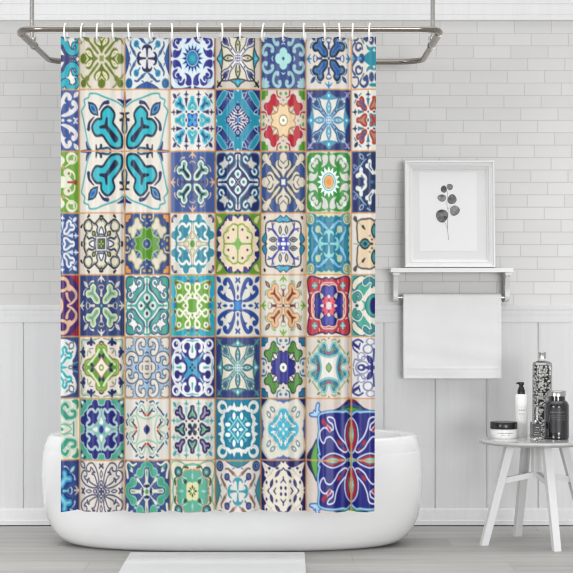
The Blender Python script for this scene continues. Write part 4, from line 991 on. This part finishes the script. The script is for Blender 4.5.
# ---------------------------------------------------------------- bathtub
TX, TY = -.2347, 8.08
tub = empty('bathtub', (TX, TY, 0))
tag(tub, 'white freestanding oval bathtub behind the patterned shower curtain', 'bathtub')
def tub_ring(bm, a, b, z, e=2.35, n=96):
    out = []
    for k in range(n):
        t = 2 * math.pi * k / n; c, s = math.cos(t), math.sin(t)
        m = (abs(c) ** e + abs(s) ** e) ** (-1 / e)
        out.append(bm.verts.new((a * c * m, b * s * m, z)))
    return out
def skin(bm, rings, cap0=False, cap1=False):
    for A, B in zip(rings, rings[1:]):
        n = len(A)
        for k in range(n): bm.faces.new((A[k], A[(k + 1) % n], B[(k + 1) % n], B[k]))
    if cap0: bm.faces.new(rings[0][::-1])
    if cap1: bm.faces.new(rings[-1])
outer = [(.63, .268, 0), (.69, .29, .004), (.727, .308, .016), (.762, .328, .04), (.79, .345, .078), (.811, .366, .125), (.823, .383, .185), (.829, .395, .25), (.831, .40, .31), (.829, .40, .36), (.825, .398, .400),
         (.8222, .3955, .409), (.8208, .3945, .413), (.8205, .394, .418), (.813, .3895, .446), (.803, .382, .468), (.797, .377, .4755), (.79, .371, .478)]
inner = [(.752, .35, .4765), (.735, .342, .47), (.727, .338, .455), (.70, .325, .36), (.66, .30, .22), (.6, .26, .12), (.5, .2, .08), (.3, .1, .07)]
bm = bmesh.new(); skin(bm, [tub_ring(bm, *r) for r in outer + inner[:2]], cap0=True); obj('shell', bm, M['enamel'], tub, angle=75)
bm = bmesh.new(); skin(bm, [tub_ring(bm, *r) for r in inner[1:]], cap1=True); obj('basin', bm, M['inner'], tub, angle=75)

# ---------------------------------------------------------------- hoop shaped curtain rail with two hangers
RZ = H + (CY - 28.7) * 7.415 / FPX
YF, YR, XL, XR = 7.415, 8.51, -1.083, .622
RR = .013
rail = empty('curtain_rail', ((XL + XR) / 2, (YF + YR) / 2, RZ))
tag(rail, 'brushed metal hoop rail hung from the ceiling above the bathtub', 'curtain rail')
ox, oy = rail.location.x, rail.location.y
def loop_pts(rad, n=10):
    out = []
    for cx, cy, a0 in ((XR - rad, YR - rad, 0), (XL + rad, YR - rad, 90), (XL + rad, YF + rad, 180), (XR - rad, YF + rad, 270)):
        for k in range(n + 1):
            a = math.radians(a0 + 90 * k / n); out.append((cx + rad * math.cos(a) - ox, cy + rad * math.sin(a) - oy, 0))
    return out
bm = bmesh.new(); tube(bm, loop_pts(.11), RR, 20, closed=True); obj('hoop', bm, M['nickel'], rail)
YH = 7.87
for xs_ in (XL, XR):
    sgn = 1 if xs_ == XL else -1
    bm = bmesh.new(); tube(bm, [(xs_ - ox, YF + .13 - oy, 0), (xs_ - ox, YH + .07 - oy, 0)], RR * 1.22, 20)
    tube(bm, [(xs_ - ox, YH + .05 - oy, 0), (xs_ - ox, YH + .075 - oy, 0)], RR * 1.38, 20); obj('sleeve', bm, M['nickel'], rail)
    bm = bmesh.new()
    tube(bm, [(xs_ - ox, YH - oy, .006), (xs_ - ox, YH - oy, 2.8 - RZ)], .0098, 16)
    h = obj('hanger_rod', bm, M['chrome'], rail)
    bm = bmesh.new(); lathe(bm, [(0, 0), (.034, 0), (.034, -.006), (.016, -.018), (.011, -.03), (0, -.03)], 24, xs_ - ox, YH - oy)
    for v in bm.verts: v.co.z += 2.8 - RZ
    obj('ceiling_flange', bm, M['chrome'], h)
    bm = bmesh.new()
    tube(bm, [(xs_ - ox + sgn * .006 + .0 * k, YH - oy + .021 * math.cos(a), .004 + .021 * math.sin(a)) for k, a in enumerate([i * math.pi / 10 for i in range(20)])], .0042, 8, closed=True)
    lathe(bm, [(0, .03), (.007, .03), (.007, .014), (0, .014)], 12, xs_ - ox + sgn * .012, YH - oy)
    obj('clamp', bm, M['chrome'], rail)

# ---------------------------------------------------------------- shower curtain
DC = YF
def fold(px):
    """depth of the folds across the cloth, crest near the middle of every tile column"""
    ph = (px - 99.5 + 1.6 * np.sin(px * .021)) / 45.45
    f = ph - np.floor(ph + .5)                      # -.5 .. .5 around a crest
    g = np.abs(f + .04 * np.cos(2 * np.pi * f))
    w = 1 - (np.sqrt((2 * g) ** 2 + .02) - .14) ** 2 / 1.0      # broad convex crests, tight valleys
    a = .85 + .15 * np.sin(px * .057 + 1.0)
    return w * a + .05 * np.sin(px * .31 + .6) + .03 * np.sin(px * .53)
HOOKS = [65.6, 82.4, 97.5, 113, 129, 150.8, 171.7, 198.3, 221.5, 240.5, 263.4, 283.5, 304.6, 323.9, 339.3, 352.7, 370]
def build_curtain():
    NX, NY = 500, 752
    U, V = np.meshgrid(np.linspace(0, 1, NX), np.linspace(0, 1, NY))
    left = 60.6 + .0 * V; right = 376.2 - 1.8 * V
    px = left + (right - left) * U
    hk = np.array([61.0] + HOOKS + [376.2])
    i = np.clip(np.searchsorted(hk, px[0]) - 1, 0, len(hk) - 2)
    s = (px[0] - hk[i]) / (hk[i + 1] - hk[i]); gap = (hk[i + 1] - hk[i])
    top = 36.2 + np.sin(np.pi * s) * gap * .075
    bot = 510.6 + 2.0 * fold(px[0]) + .6 * np.sin(px[0] * .045)
    py = top[None, :] + (bot - top)[None, :] * V
    col = print_colours(px.ravel().astype(np.float32), py.ravel().astype(np.float32))
    lum = col.mean(1, keepdims=True); col = lum + (col - lum) * .88
    col = np.clip(.5 + (col * .94 - .5) * 1.2 - .03, .01, .93)
    colf = np.where(col <= .04045, col / 12.92, ((col + .055) / 1.055) ** 2.4)
    amp = .030 + .034 * V ** .7
    y = DC + .012 - amp * (fold(px) - .55) - .004 * np.sin(py * .02 + px * .03)
    x = (px - CX) * DC / FPX; z = H - (py - CY) * DC / FPX
    co = np.stack([x, y, z], -1).reshape(-1, 3).astype(np.float32)
    idx = np.arange(NX * NY).reshape(NY, NX)
    q = np.stack([idx[:-1, :-1], idx[1:, :-1], idx[1:, 1:], idx[:-1, 1:]], -1).reshape(-1, 4)
    me = bpy.data.meshes.new('shower_curtain')
    me.vertices.add(len(co)); me.vertices.foreach_set('co', co.ravel())
    me.loops.add(q.size); me.loops.foreach_set('vertex_index', q.ravel().astype(np.int32))
    me.polygons.add(len(q)); me.polygons.foreach_set('loop_start', np.arange(0, q.size, 4, dtype=np.int32))
    me.polygons.foreach_set('loop_total', np.full(len(q), 4, dtype=np.int32))
    me.update(calc_edges=True)
    me.polygons.foreach_set('use_smooth', np.ones(len(q), dtype=bool))
    at = me.color_attributes.new('print', 'FLOAT_COLOR', 'POINT')
    at.data.foreach_set('color', np.concatenate([colf, np.ones((len(colf), 1))], 1).astype(np.float32).ravel())
    me.materials.append(M['print'])
    o = bpy.data.objects.new('shower_curtain', me); COL.objects.link(o)
    return o
curtain = build_curtain()
tag(curtain, 'shower curtain printed with colourful patterned tiles, hanging from the metal hoop rail', 'shower curtain')

ORD = ['first', 'second', 'third', 'fourth', 'fifth', 'sixth', 'seventh', 'eighth', 'ninth', 'tenth', 'eleventh', 'twelfth', 'thirteenth', 'fourteenth', 'fifteenth', 'sixteenth', 'last']
def ring_mesh():
    bm = bmesh.new(); pts = []
    for k in range(28):
        a = 2 * math.pi * k / 28
        pts.append((0, .0215 * math.cos(a) * (1 - .18 * math.sin(a)), .033 * math.sin(a)))
    tube(bm, pts, .0036, 10, closed=True); return bm
proto = None
em = None
for i, hx in enumerate(HOOKS):
    zt_, zb_ = H + (CY - 24.0) * DC / FPX, H + (CY - 40.2) * DC / FPX
    loc = Vector(((hx - CX) * DC / FPX, DC + .002, (zt_ + zb_) / 2))
    if proto is None: proto = o = obj('curtain_ring', ring_mesh(), M['ring'])
    else: o = proto.copy(); COL.objects.link(o)
    o.location = loc; o.rotation_euler = (0, math.radians(random.uniform(-5, 5)), math.radians(random.uniform(-14, 14)))
    tag(o, 'white oval curtain ring, %s from the left along the hoop rail' % ORD[i] if i < 16 else 'white oval curtain ring, last one at the right along the hoop rail', 'curtain ring', 'white curtain rings on the rail')
    f = float(fold(np.array([hx]))[0])
    ey = DC + .012 - .030 * (f - .55) - .004 * math.sin(39 * .02 + hx * .03)
    if em is None:
        bm = bmesh.new(); tube(bm, [(.0062 * math.cos(2 * math.pi * k / 16), 0, .0062 * math.sin(2 * math.pi * k / 16)) for k in range(16)], .0016, 6, closed=True)
        e = obj('eyelet', bm, M['eyelet'], curtain); em = e
    else: e = em.copy(); COL.objects.link(e); e.parent = curtain
    e.location = ((hx - CX) * DC / FPX, ey - .001, H - (39.6 - CY) * DC / FPX)

# ---------------------------------------------------------------- bath mat
bm = bmesh.new(); box(bm, -.648, .075, 7.12, 7.69, 0.0, .016); bev(bm, .006, 3)
tag(obj('bath_mat', bm, M['mat']), 'flat white bath mat on the wooden floor in front of the bathtub', 'bath mat')

# ---------------------------------------------------------------- stool
SX, SY, ST = 1.09, 8.07, .457
stool = empty('stool', (SX, SY, 0))
tag(stool, 'round pale grey topped stool with four splayed white legs', 'stool')
bm = bmesh.new(); lathe(bm, [(0, ST - .021), (.236, ST - .021), (.248, ST - .018), (.2545, ST - .011), (.2545, ST - .007), (.249, ST - .001), (.243, ST), (0, ST)], 72); obj('seat', bm, M['top'], stool)
base = math.atan2(8.016 - SY, .8557 - SX)
for k in range(4):
    a = base + k * math.pi / 2
    ft = Vector((.241 * math.cos(a), .241 * math.sin(a), 0)); tp = Vector((.122 * math.cos(a), .122 * math.sin(a), ST - .021))
    bm = bmesh.new(); bar(bm, ft, tp, .031, .036, ang=a, flat_ends=True); bev(bm, .003); obj('leg', bm, M['legs'], stool)
    s = (.275 - 0) / (ST - .021); m = ft.lerp(tp, s)
    bm = bmesh.new(); bar(bm, (0.0, 0.0, .303), (m.x * .99, m.y * .99, .275), (.02, .024)); bev(bm, .002); obj('stretcher', bm, M['legs'], stool)
bm = bmesh.new(); bar(bm, (0, 0, .288), (0, 0, ST - .021), .036, up=Vector((math.cos(base), math.sin(base), 0))); bev(bm, .003); obj('post', bm, M['legs'], stool)

def on_stool(px, D): return ((px - CX) * D / FPX, D, ST)

# cream jar
D = 8.10; q = D / FPX
jar = empty('cream_jar', on_stool(503.7, D)); tag(jar, 'low round white cream jar with a black lid on the stool', 'jar')
bm = bmesh.new(); lathe(bm, [(0, 0), (.055, 0), (.058, .004), (.058, .036), (.054, .042), (0, .042)], 48); obj('pot', bm, M['jarwhite'], jar)
bm = bmesh.new(); lathe(bm, [(0, .041), (.0585, .041), (.0595, .044), (.0595, .068), (.057, .0715), (0, .0715)], 48); obj('lid', bm, M['lid'], jar)
def wrap(bm, r, z0, z1, a0, a1, n=16):
    A = []; B = []
    for k in range(n + 1):
        a = math.radians(-90 + a0 + (a1 - a0) * k / n); A.append(bm.verts.new((r * math.cos(a), r * math.sin(a), z0))); B.append(bm.verts.new((r * math.cos(a), r * math.sin(a), z1)))
    for k in range(n): bm.faces.new((A[k], A[k + 1], B[k + 1], B[k]))
    return bm
bm = bmesh.new(); wrap(bm, .0583, .006, .034, -50, 50); obj('label', bm, M['jartext'], jar)

# pump bottle
D = 8.17; pb = empty('pump_bottle', on_stool(521.2, D)); tag(pb, 'slim white lotion bottle with a black pump behind the cream jar', 'bottle')
r = 6.15 * D / FPX; hb = .188
bm = bmesh.new(); lathe(bm, [(0, 0), (r - .002, 0), (r, .003), (r, hb - .006), (r - .005, hb), (0, hb)], 40); obj('body', bm, M['jarwhite'], pb)
bm = bmesh.new(); wrap(bm, r + .0003, .06, .14, -60, 60); obj('label', bm, M['pumptext'], pb)
bm = bmesh.new(); lathe(bm, [(0, hb - .001), (.0165, hb - .001), (.0165, hb + .018), (.0145, hb + .021), (.012, hb + .030), (.009, hb + .034), (.009, hb + .042), (0, hb + .042)], 28)
pump = obj('pump', bm, M['black'], pb)
bm = bmesh.new(); lathe(bm, [(0, hb + .040), (.0115, hb + .040), (.0125, hb + .044), (.0125, hb + .050), (.010, hb + .053), (0, hb + .053)], 24)
tube(bm, [(0, 0, hb + .048), (-.012, -.006, hb + .0485), (-.019, -.010, hb + .049), (-.0225, -.0115, hb + .046)], [.0055, .005, .004, .003], 10)
obj('nozzle', bm, M['black'], pump)

# perfume bottle
D = 8.0; pf = empty('perfume_bottle', on_stool(535.6, D), .12); tag(pf, 'small clear glass perfume bottle with black label between pump bottle and dark jar', 'bottle')
bm = bmesh.new(); box(bm, -.0195, .0195, -.0195, .0195, .0005, .078); bev(bm, .003, 3)
obj('body', bm, M['glass'], pf)
bm = bmesh.new(); box(bm, -.0165, .0165, -.0165, .0165, .008, .07); bev(bm, .003, 2); obj('perfume', bm, plain('grey_perfume', '8d8d8d', .15), pf)
bm = bmesh.new(); box(bm, -.0185, .0185, -.0203, -.0198, .012, .072); 
obj('label', bm, lettered('perfume_label', '1c1c1e', 'a9a9a9', [(.055, .004, .012), (.044, .003, .014), (.034, .003, .01), (.024, .003, .013)]), pf)
bm = bmesh.new(); lathe(bm, [(0, .078), (.0085, .078), (.0085, .085), (0, .085)], 20); obj('collar', bm, M['cap'], pf)
bm = bmesh.new(); lathe(bm, [(0, .0855), (.0115, .0855), (.0115, .14), (.0105, .143), (0, .143)], 24); obj('cap', bm, M['glass'], pf)

# tall pebble bottle
D = 8.21; tb = empty('pebble_bottle', on_stool(542.2, D), math.radians(28)); tag(tb, 'tall square glass bottle with steel cap at the back of the stool', 'bottle')
w = .033
def sq_ring(bm, w, z, c=.006):
    out = []
    for sx, sy in ((1, 1), (-1, 1), (-1, -1), (1, -1)):
        for k in range(3):
            a = math.atan2(sy, sx) - math.pi / 4 + math.pi / 4 * k
            out.append(bm.verts.new((sx * (w - c) + c * math.cos(a), sy * (w - c) + c * math.sin(a), z)))
    return out
bm = bmesh.new()
rs = [sq_ring(bm, w - .004, 0.0005), sq_ring(bm, w, .004), sq_ring(bm, w, .319), sq_ring(bm, w - .002, .326), sq_ring(bm, w - .009, .331), sq_ring(bm, .0165, .334, .012), sq_ring(bm, .0135, .337, .0134), sq_ring(bm, .0135, .352, .0134)]
skin(bm, rs, True, True); obj('body', bm, M['glass'], tb, angle=30)
bm = bmesh.new(); lathe(bm, [(0, .343), (.0175, .343), (.0175, .370), (.016, .372), (0, .372)], 32)
obj('cap', bm, M['cap'], tb)
bm = bmesh.new(); rng = random.Random(3); wi = w - .0045
cnt = 0
def pebble(bm, p, r, mi):
    m = Matrix.Translation(p) @ Matrix.Rotation(rng.uniform(0, 6.3), 4, Vector((rng.uniform(-1, 1), rng.uniform(-1, 1), rng.uniform(-1, 1))).normalized()) @ Matrix.Diagonal((r, r * rng.uniform(.65, .9), r * rng.uniform(.55, .8), 1))
    v = bmesh.ops.create_icosphere(bm, subdivisions=1, radius=1, matrix=m)['verts']
    for f in {f for q in v for f in q.link_faces}: f.material_index = mi
z = .01
while z < .312:
    for side in range(4):
        for _ in range(5):
            t = rng.uniform(-.86, .86) * wi; r = rng.uniform(.0055, .0085); dep = wi - r * .9
            x, y = ((t, -dep), (dep, t), (t, dep), (-dep, t))[side]
            pebble(bm, Vector((x, y, z + rng.uniform(-.004, .004))), r, rng.choice((0, 0, 0, 0, 0, 1, 0, 2)))
    z += .0098
box(bm, -wi + .008, wi - .008, -wi + .008, wi - .008, .006, .312, 1)  # black inner box, its colour stands in for shade in the pebble gaps
pebs = obj('pebbles', bm, [plain('white_pebble', 'f6f4f0', .5), plain('black_pebble_and_gap_shade', '2b2a29', .5), plain('grey_pebble', 'b5b3b0', .5)])
pebs.location = tb.location; pebs.rotation_euler = tb.rotation_euler
tag(pebs, 'black and white pebbles filling the tall glass bottle', 'pebbles', kind='stuff')

# dark jar
D = 8.06; dj = empty('dark_jar', on_stool(556.8, D)); tag(dj, 'large dark glass jar with silver lid at the right of the stool', 'jar')
r = 12.3 * D / FPX
bm = bmesh.new(); lathe(bm, [(0, 0.0), (r - .006, 0.0), (r, .006), (r, .143), (r - .002, .152), (r - .008, .162), (r - .016, .168), (r - .017, .178), (r - .017, .192), (0, .192)], 56); obj('body', bm, M['dark'], dj)
bm = bmesh.new(); lathe(bm, [(0, .185), (.0385, .185), (.0405, .187), (.0405, .206), (.0385, .209), (0, .209)], 48)
obj('lid', bm, M['cap'], dj)
bm = bmesh.new(); wrap(bm, r + .0004, .03, .14, -42, 30); obj('label', bm, M['darktext'], dj)

# ---------------------------------------------------------------- shelf, frame, towel
SB = DW - .15
shelf_z1 = zw(268.0, SB); shelf_z0 = zw(272.2, SB)
sxa, sxb = (391.2 - CX) * SB / FPX, (513.4 - CX) * SB / FPX
shelf = empty('wall_shelf', ((sxa + sxb) / 2, DW, shelf_z0)); tag(shelf, 'white wall shelf with corbel brackets and a towel bar', 'shelf')
bm = bmesh.new(); box(bm, sxa - shelf.location.x, sxb - shelf.location.x, -.15, -.0005, 0, shelf_z1 - shelf_z0); bev(bm, .003, 2); obj('board', bm, M['white'], shelf)
def corbel(cx, wd):
    bm = bmesh.new()
    prof = [(-.0005, -.001), (-.128, -.001), (-.128, -.014), (-.118, -.017), (-.112, -.022), (-.098, -.050), (-.085, -.078), (-.083, -.086), (-.088, -.090), (-.092, -.1), (-.094, -.113), (-.088, -.126), (-.07, -.134), (-.05, -.136), (-.0005, -.138)]
    extrude_x(bm, prof, cx - wd / 2, cx + wd / 2)
    box(bm, cx - wd / 2 - .004, cx + wd / 2 + .004, -.132, -.0005, -.014, -.001)
    return bm
c1 = (396.3 - CX) * (DW - .12) / FPX - shelf.location.x; c2 = (508.2 - CX) * (DW - .12) / FPX - shelf.location.x
for c in (c1, c2): obj('bracket', corbel(c, .021), M['white'], shelf, smooth=False)
BY, BZ = -.066, -.117
bm = bmesh.new(); tube(bm, [(c1, BY, BZ), (c2, BY, BZ)], .008, 16)
obj('towel_bar', bm, M['cap'], shelf)

# towel over the bar
def towel():
    bm = bmesh.new(); ty = DW + BY; tz = shelf_z0 + BZ
    xa, xb = (403.2 - CX) * (ty - .01) / FPX, (501.2 - CX) * (ty - .01) / FPX
    zb_ = zw(378.6, ty - .012)
    th = .0045; R = .0125
    path = []
    nf = 90
    for k in range(nf + 1): path.append((ty - R - .002 * math.sin(math.pi * k / nf), zb_ + (tz - zb_) * k / nf))
    for k in range(1, 12): a = math.pi - math.pi * k / 12; path.append((ty + R * math.cos(a), tz + R * math.sin(a)))
    for k in range(31): path.append((ty + R, tz - (tz - zb_ - .03) * k / 30))
    nx = 60; rows = []
    for j, (y, z) in enumerate(path):
        row = []
        for i in range(nx + 1):
            u = i / nx; x = xa + (xb - xa) * u
            fr = max(0, (tz - z) / (tz - zb_)); w = .0022 * math.sin(u * 9 + 1) * fr + .0016 * math.sin(z * 60 + u * 4) * fr
            edge = .0005 * math.sin(j * .9) * (1 if i in (0, nx) else 0); w += .0013 if (.86 < fr < .885 or u < .022 or u > .978 or fr > .975) else 0
            row.append(bm.verts.new((x + edge, y - (w + .0015 * fr if y < ty else 0), z)))
        rows.append(row)
    for a, b in zip(rows, rows[1:]):
        for i in range(nx): bm.faces.new((a[i], a[i + 1], b[i + 1], b[i]))
    return bm, (xa, xb, zb_, ty, R)
bm, (txa, txb, tzb, tty, tR) = towel()
tw = obj('towel', bm, M['towel'], angle=80)
sm = tw.modifiers.new('thickness', 'SOLIDIFY'); sm.thickness = .005; sm.offset = 1
tag(tw, 'white towel folded over the bar below the wall shelf', 'towel')
def strip(x0, x1, z0, z1):
    bm = bmesh.new()
    for x in range(1): pass
    ys = tty - tR - .0125
    box(bm, x0, x1, ys, ys + .004, z0, z1); bev(bm, .001, 1); return bm

# picture frame leaning on the shelf
FD = DW - .085
fx0, fx1 = (404.6 - CX) * FD / FPX, (494.2 - CX) * FD / FPX
fw, fh = fx1 - fx0, 107.0 * FD / FPX
lean = math.radians(4.2)
pic = empty('picture_frame', ((fx0 + fx1) / 2, FD - .012, shelf_z1 + .0006)); pic.rotation_euler = (-lean, 0, 0)
tag(pic, 'white framed print of a grey leafy twig standing on the wall shelf', 'picture')
def frame_mesh(w, h, prof):
    """prof: list of (inset, y) from outer back round the front to inner back"""
    bm = bmesh.new(); rings = []
    for ins, y in prof:
        rings.append([bm.verts.new(c) for c in ((-w / 2 + ins, y, ins), (w / 2 - ins, y, ins), (w / 2 - ins, y, h - ins), (-w / 2 + ins, y, h - ins))])
    for A, B in zip(rings, rings[1:] + rings[:1]):
        for k in range(4): bm.faces.new((A[k], A[(k + 1) % 4], B[(k + 1) % 4], B[k]))
    return bm
prof = [(0, 0), (0, -.038), (.002, -.042), (.007, -.042), (.009, -.038), (.0095, -.033), (.019, -.030), (.0205, -.026), (.0225, -.0265), (.0245, -.0285), (.0265, -.0265), (.029, -.019), (.036, -.013), (.0375, -.010), (.0385, -.004), (.0385, -.002), (.03, 0)]
obj('moulding', frame_mesh(fw, fh, prof), M['frame'], pic, smooth=False)
bm = bmesh.new(); box(bm, -fw / 2 + .034, fw / 2 - .034, -.006, -.0005, .034, fh - .034); obj('mount_board', bm, M['board'], pic, smooth=False)
# art print: paper with the ink drawing of a twig
def fpt(zx, zy):
    """frame coordinates from the zoomed view of the picture (4.41 px per photo px)"""
    return ((395 + zx / 4.409 - 449.4) * FD / FPX, (268.0 - (150 + zy / 4.409)) * FD / FPX)
bm = bmesh.new()
xa, za_ = fpt(108, 446); xb, zb2 = fpt(361, 95)
box(bm, xa, xb, -.0072, -.0055, za_, zb2, 0)
yk = -.0076
def flat(pts, mi, y):
    bm.faces.new([bm.verts.new((x, y, z)) for x, z in pts]).material_index = mi
def ribbon_flat(pts, w0, w1, mi, y):
    P_ = spline([fpt(*p) for p in pts], False, 6); n = len(P_) - 1; L = []; R_ = []
    for i, p in enumerate(P_):
        d = P_[min(i + 1, n)] - P_[max(i - 1, 0)]; d /= (np.hypot(*d) + 1e-9); w_ = (w0 + (w1 - w0) * i / n) / 2
        L.append((p[0] - d[1] * w_, p[1] + d[0] * w_)); R_.append((p[0] + d[1] * w_, p[1] - d[0] * w_))
    for i in range(n): flat([L[i], R_[i], R_[i + 1], L[i + 1]], mi, y)
ribbon_flat([(235, 396), (233, 370), (231, 340), (232, 310), (234, 270), (229, 240), (231, 210), (231, 180)], .0024, .0016, 1, yk)
ribbon_flat([(230, 345), (222, 325), (214, 312)], .0018, .0012, 1, yk); ribbon_flat([(233, 262), (240, 252), (246, 246)], .0016, .001, 1, yk)
for j, (zx, zy, rx, ry, rot, mi) in enumerate([(216, 172, 13.5, 16, 10, 2), (242, 162, 13.5, 15, -15, 3), (207, 211, 18.5, 17, 10, 3), (252, 217, 20, 22, -10, 2), (263, 267, 23, 22, 0, 3), (207, 290, 28, 27.5, 12, 2)]):
    pts = []
    for k in range(28):
        a = 2 * math.pi * k / 28; m = 1 + .05 * math.sin(2 * a + j) + .04 * math.sin(3 * a + 2 * j)
        dx, dy = rx * m * math.cos(a), ry * m * math.sin(a); c, s = math.cos(math.radians(rot)), math.sin(math.radians(rot))
        pts.append(fpt(zx + dx * c - dy * s, zy + dx * s + dy * c))
    flat(pts, mi, yk - .00012 * (j + 1))
obj('art_print', bm, [M['paper'], M['stem'], M['leaf1'], M['leaf2']], pic, smooth=False)

# ---------------------------------------------------------------- light
W = bpy.data.worlds.new('World'); SC.world = W; W.use_nodes = True
W.node_tree.nodes['Background'].inputs[0].default_value = lin('f2f4f7'); W.node_tree.nodes['Background'].inputs[1].default_value = .66
def area(name, loc, target, sx, sy, power, col='ffffff'):
    l = bpy.data.lights.new(name, 'AREA'); l.shape = 'RECTANGLE'; l.size = sx; l.size_y = sy; l.energy = power; l.color = lin(col)[:3]
    o = bpy.data.objects.new(name, l); COL.objects.link(o); o.location = loc
    o.rotation_euler = (Vector(target) - Vector(loc)).to_track_quat('-Z', 'Y').to_euler()
    return o
area('window_light', (-5.0, .5, 1.7), (-.2, 8.2, .9), 2.6, 2.4, 225, 'fdfdff')
area('front_light', (4.2, -6.5, 1.3), (.8, 8.4, .9), 5.0, 3.2, 740, 'ffffff')
cl = area('ceiling_light', (0, 7.0, 2.77), (0, 7.02, 0), 6.5, 2.9, 52)
cl.data.spread = math.radians(115)

# ---------------------------------------------------------------- camera
cam = bpy.data.cameras.new('Camera'); co_ = bpy.data.objects.new('Camera', cam); COL.objects.link(co_)
cam.sensor_fit = 'HORIZONTAL'; cam.sensor_width = 36; cam.lens = 36 * FPX / 573
co_.location = (0, 0, H); co_.rotation_euler = (math.pi / 2, 0, 0)
SC.camera = co_
SC.view_settings.view_transform = 'Standard'; SC.view_settings.look = 'None'
SC.view_settings.exposure = 0.0
SC.cycles.filter_width = 1.15
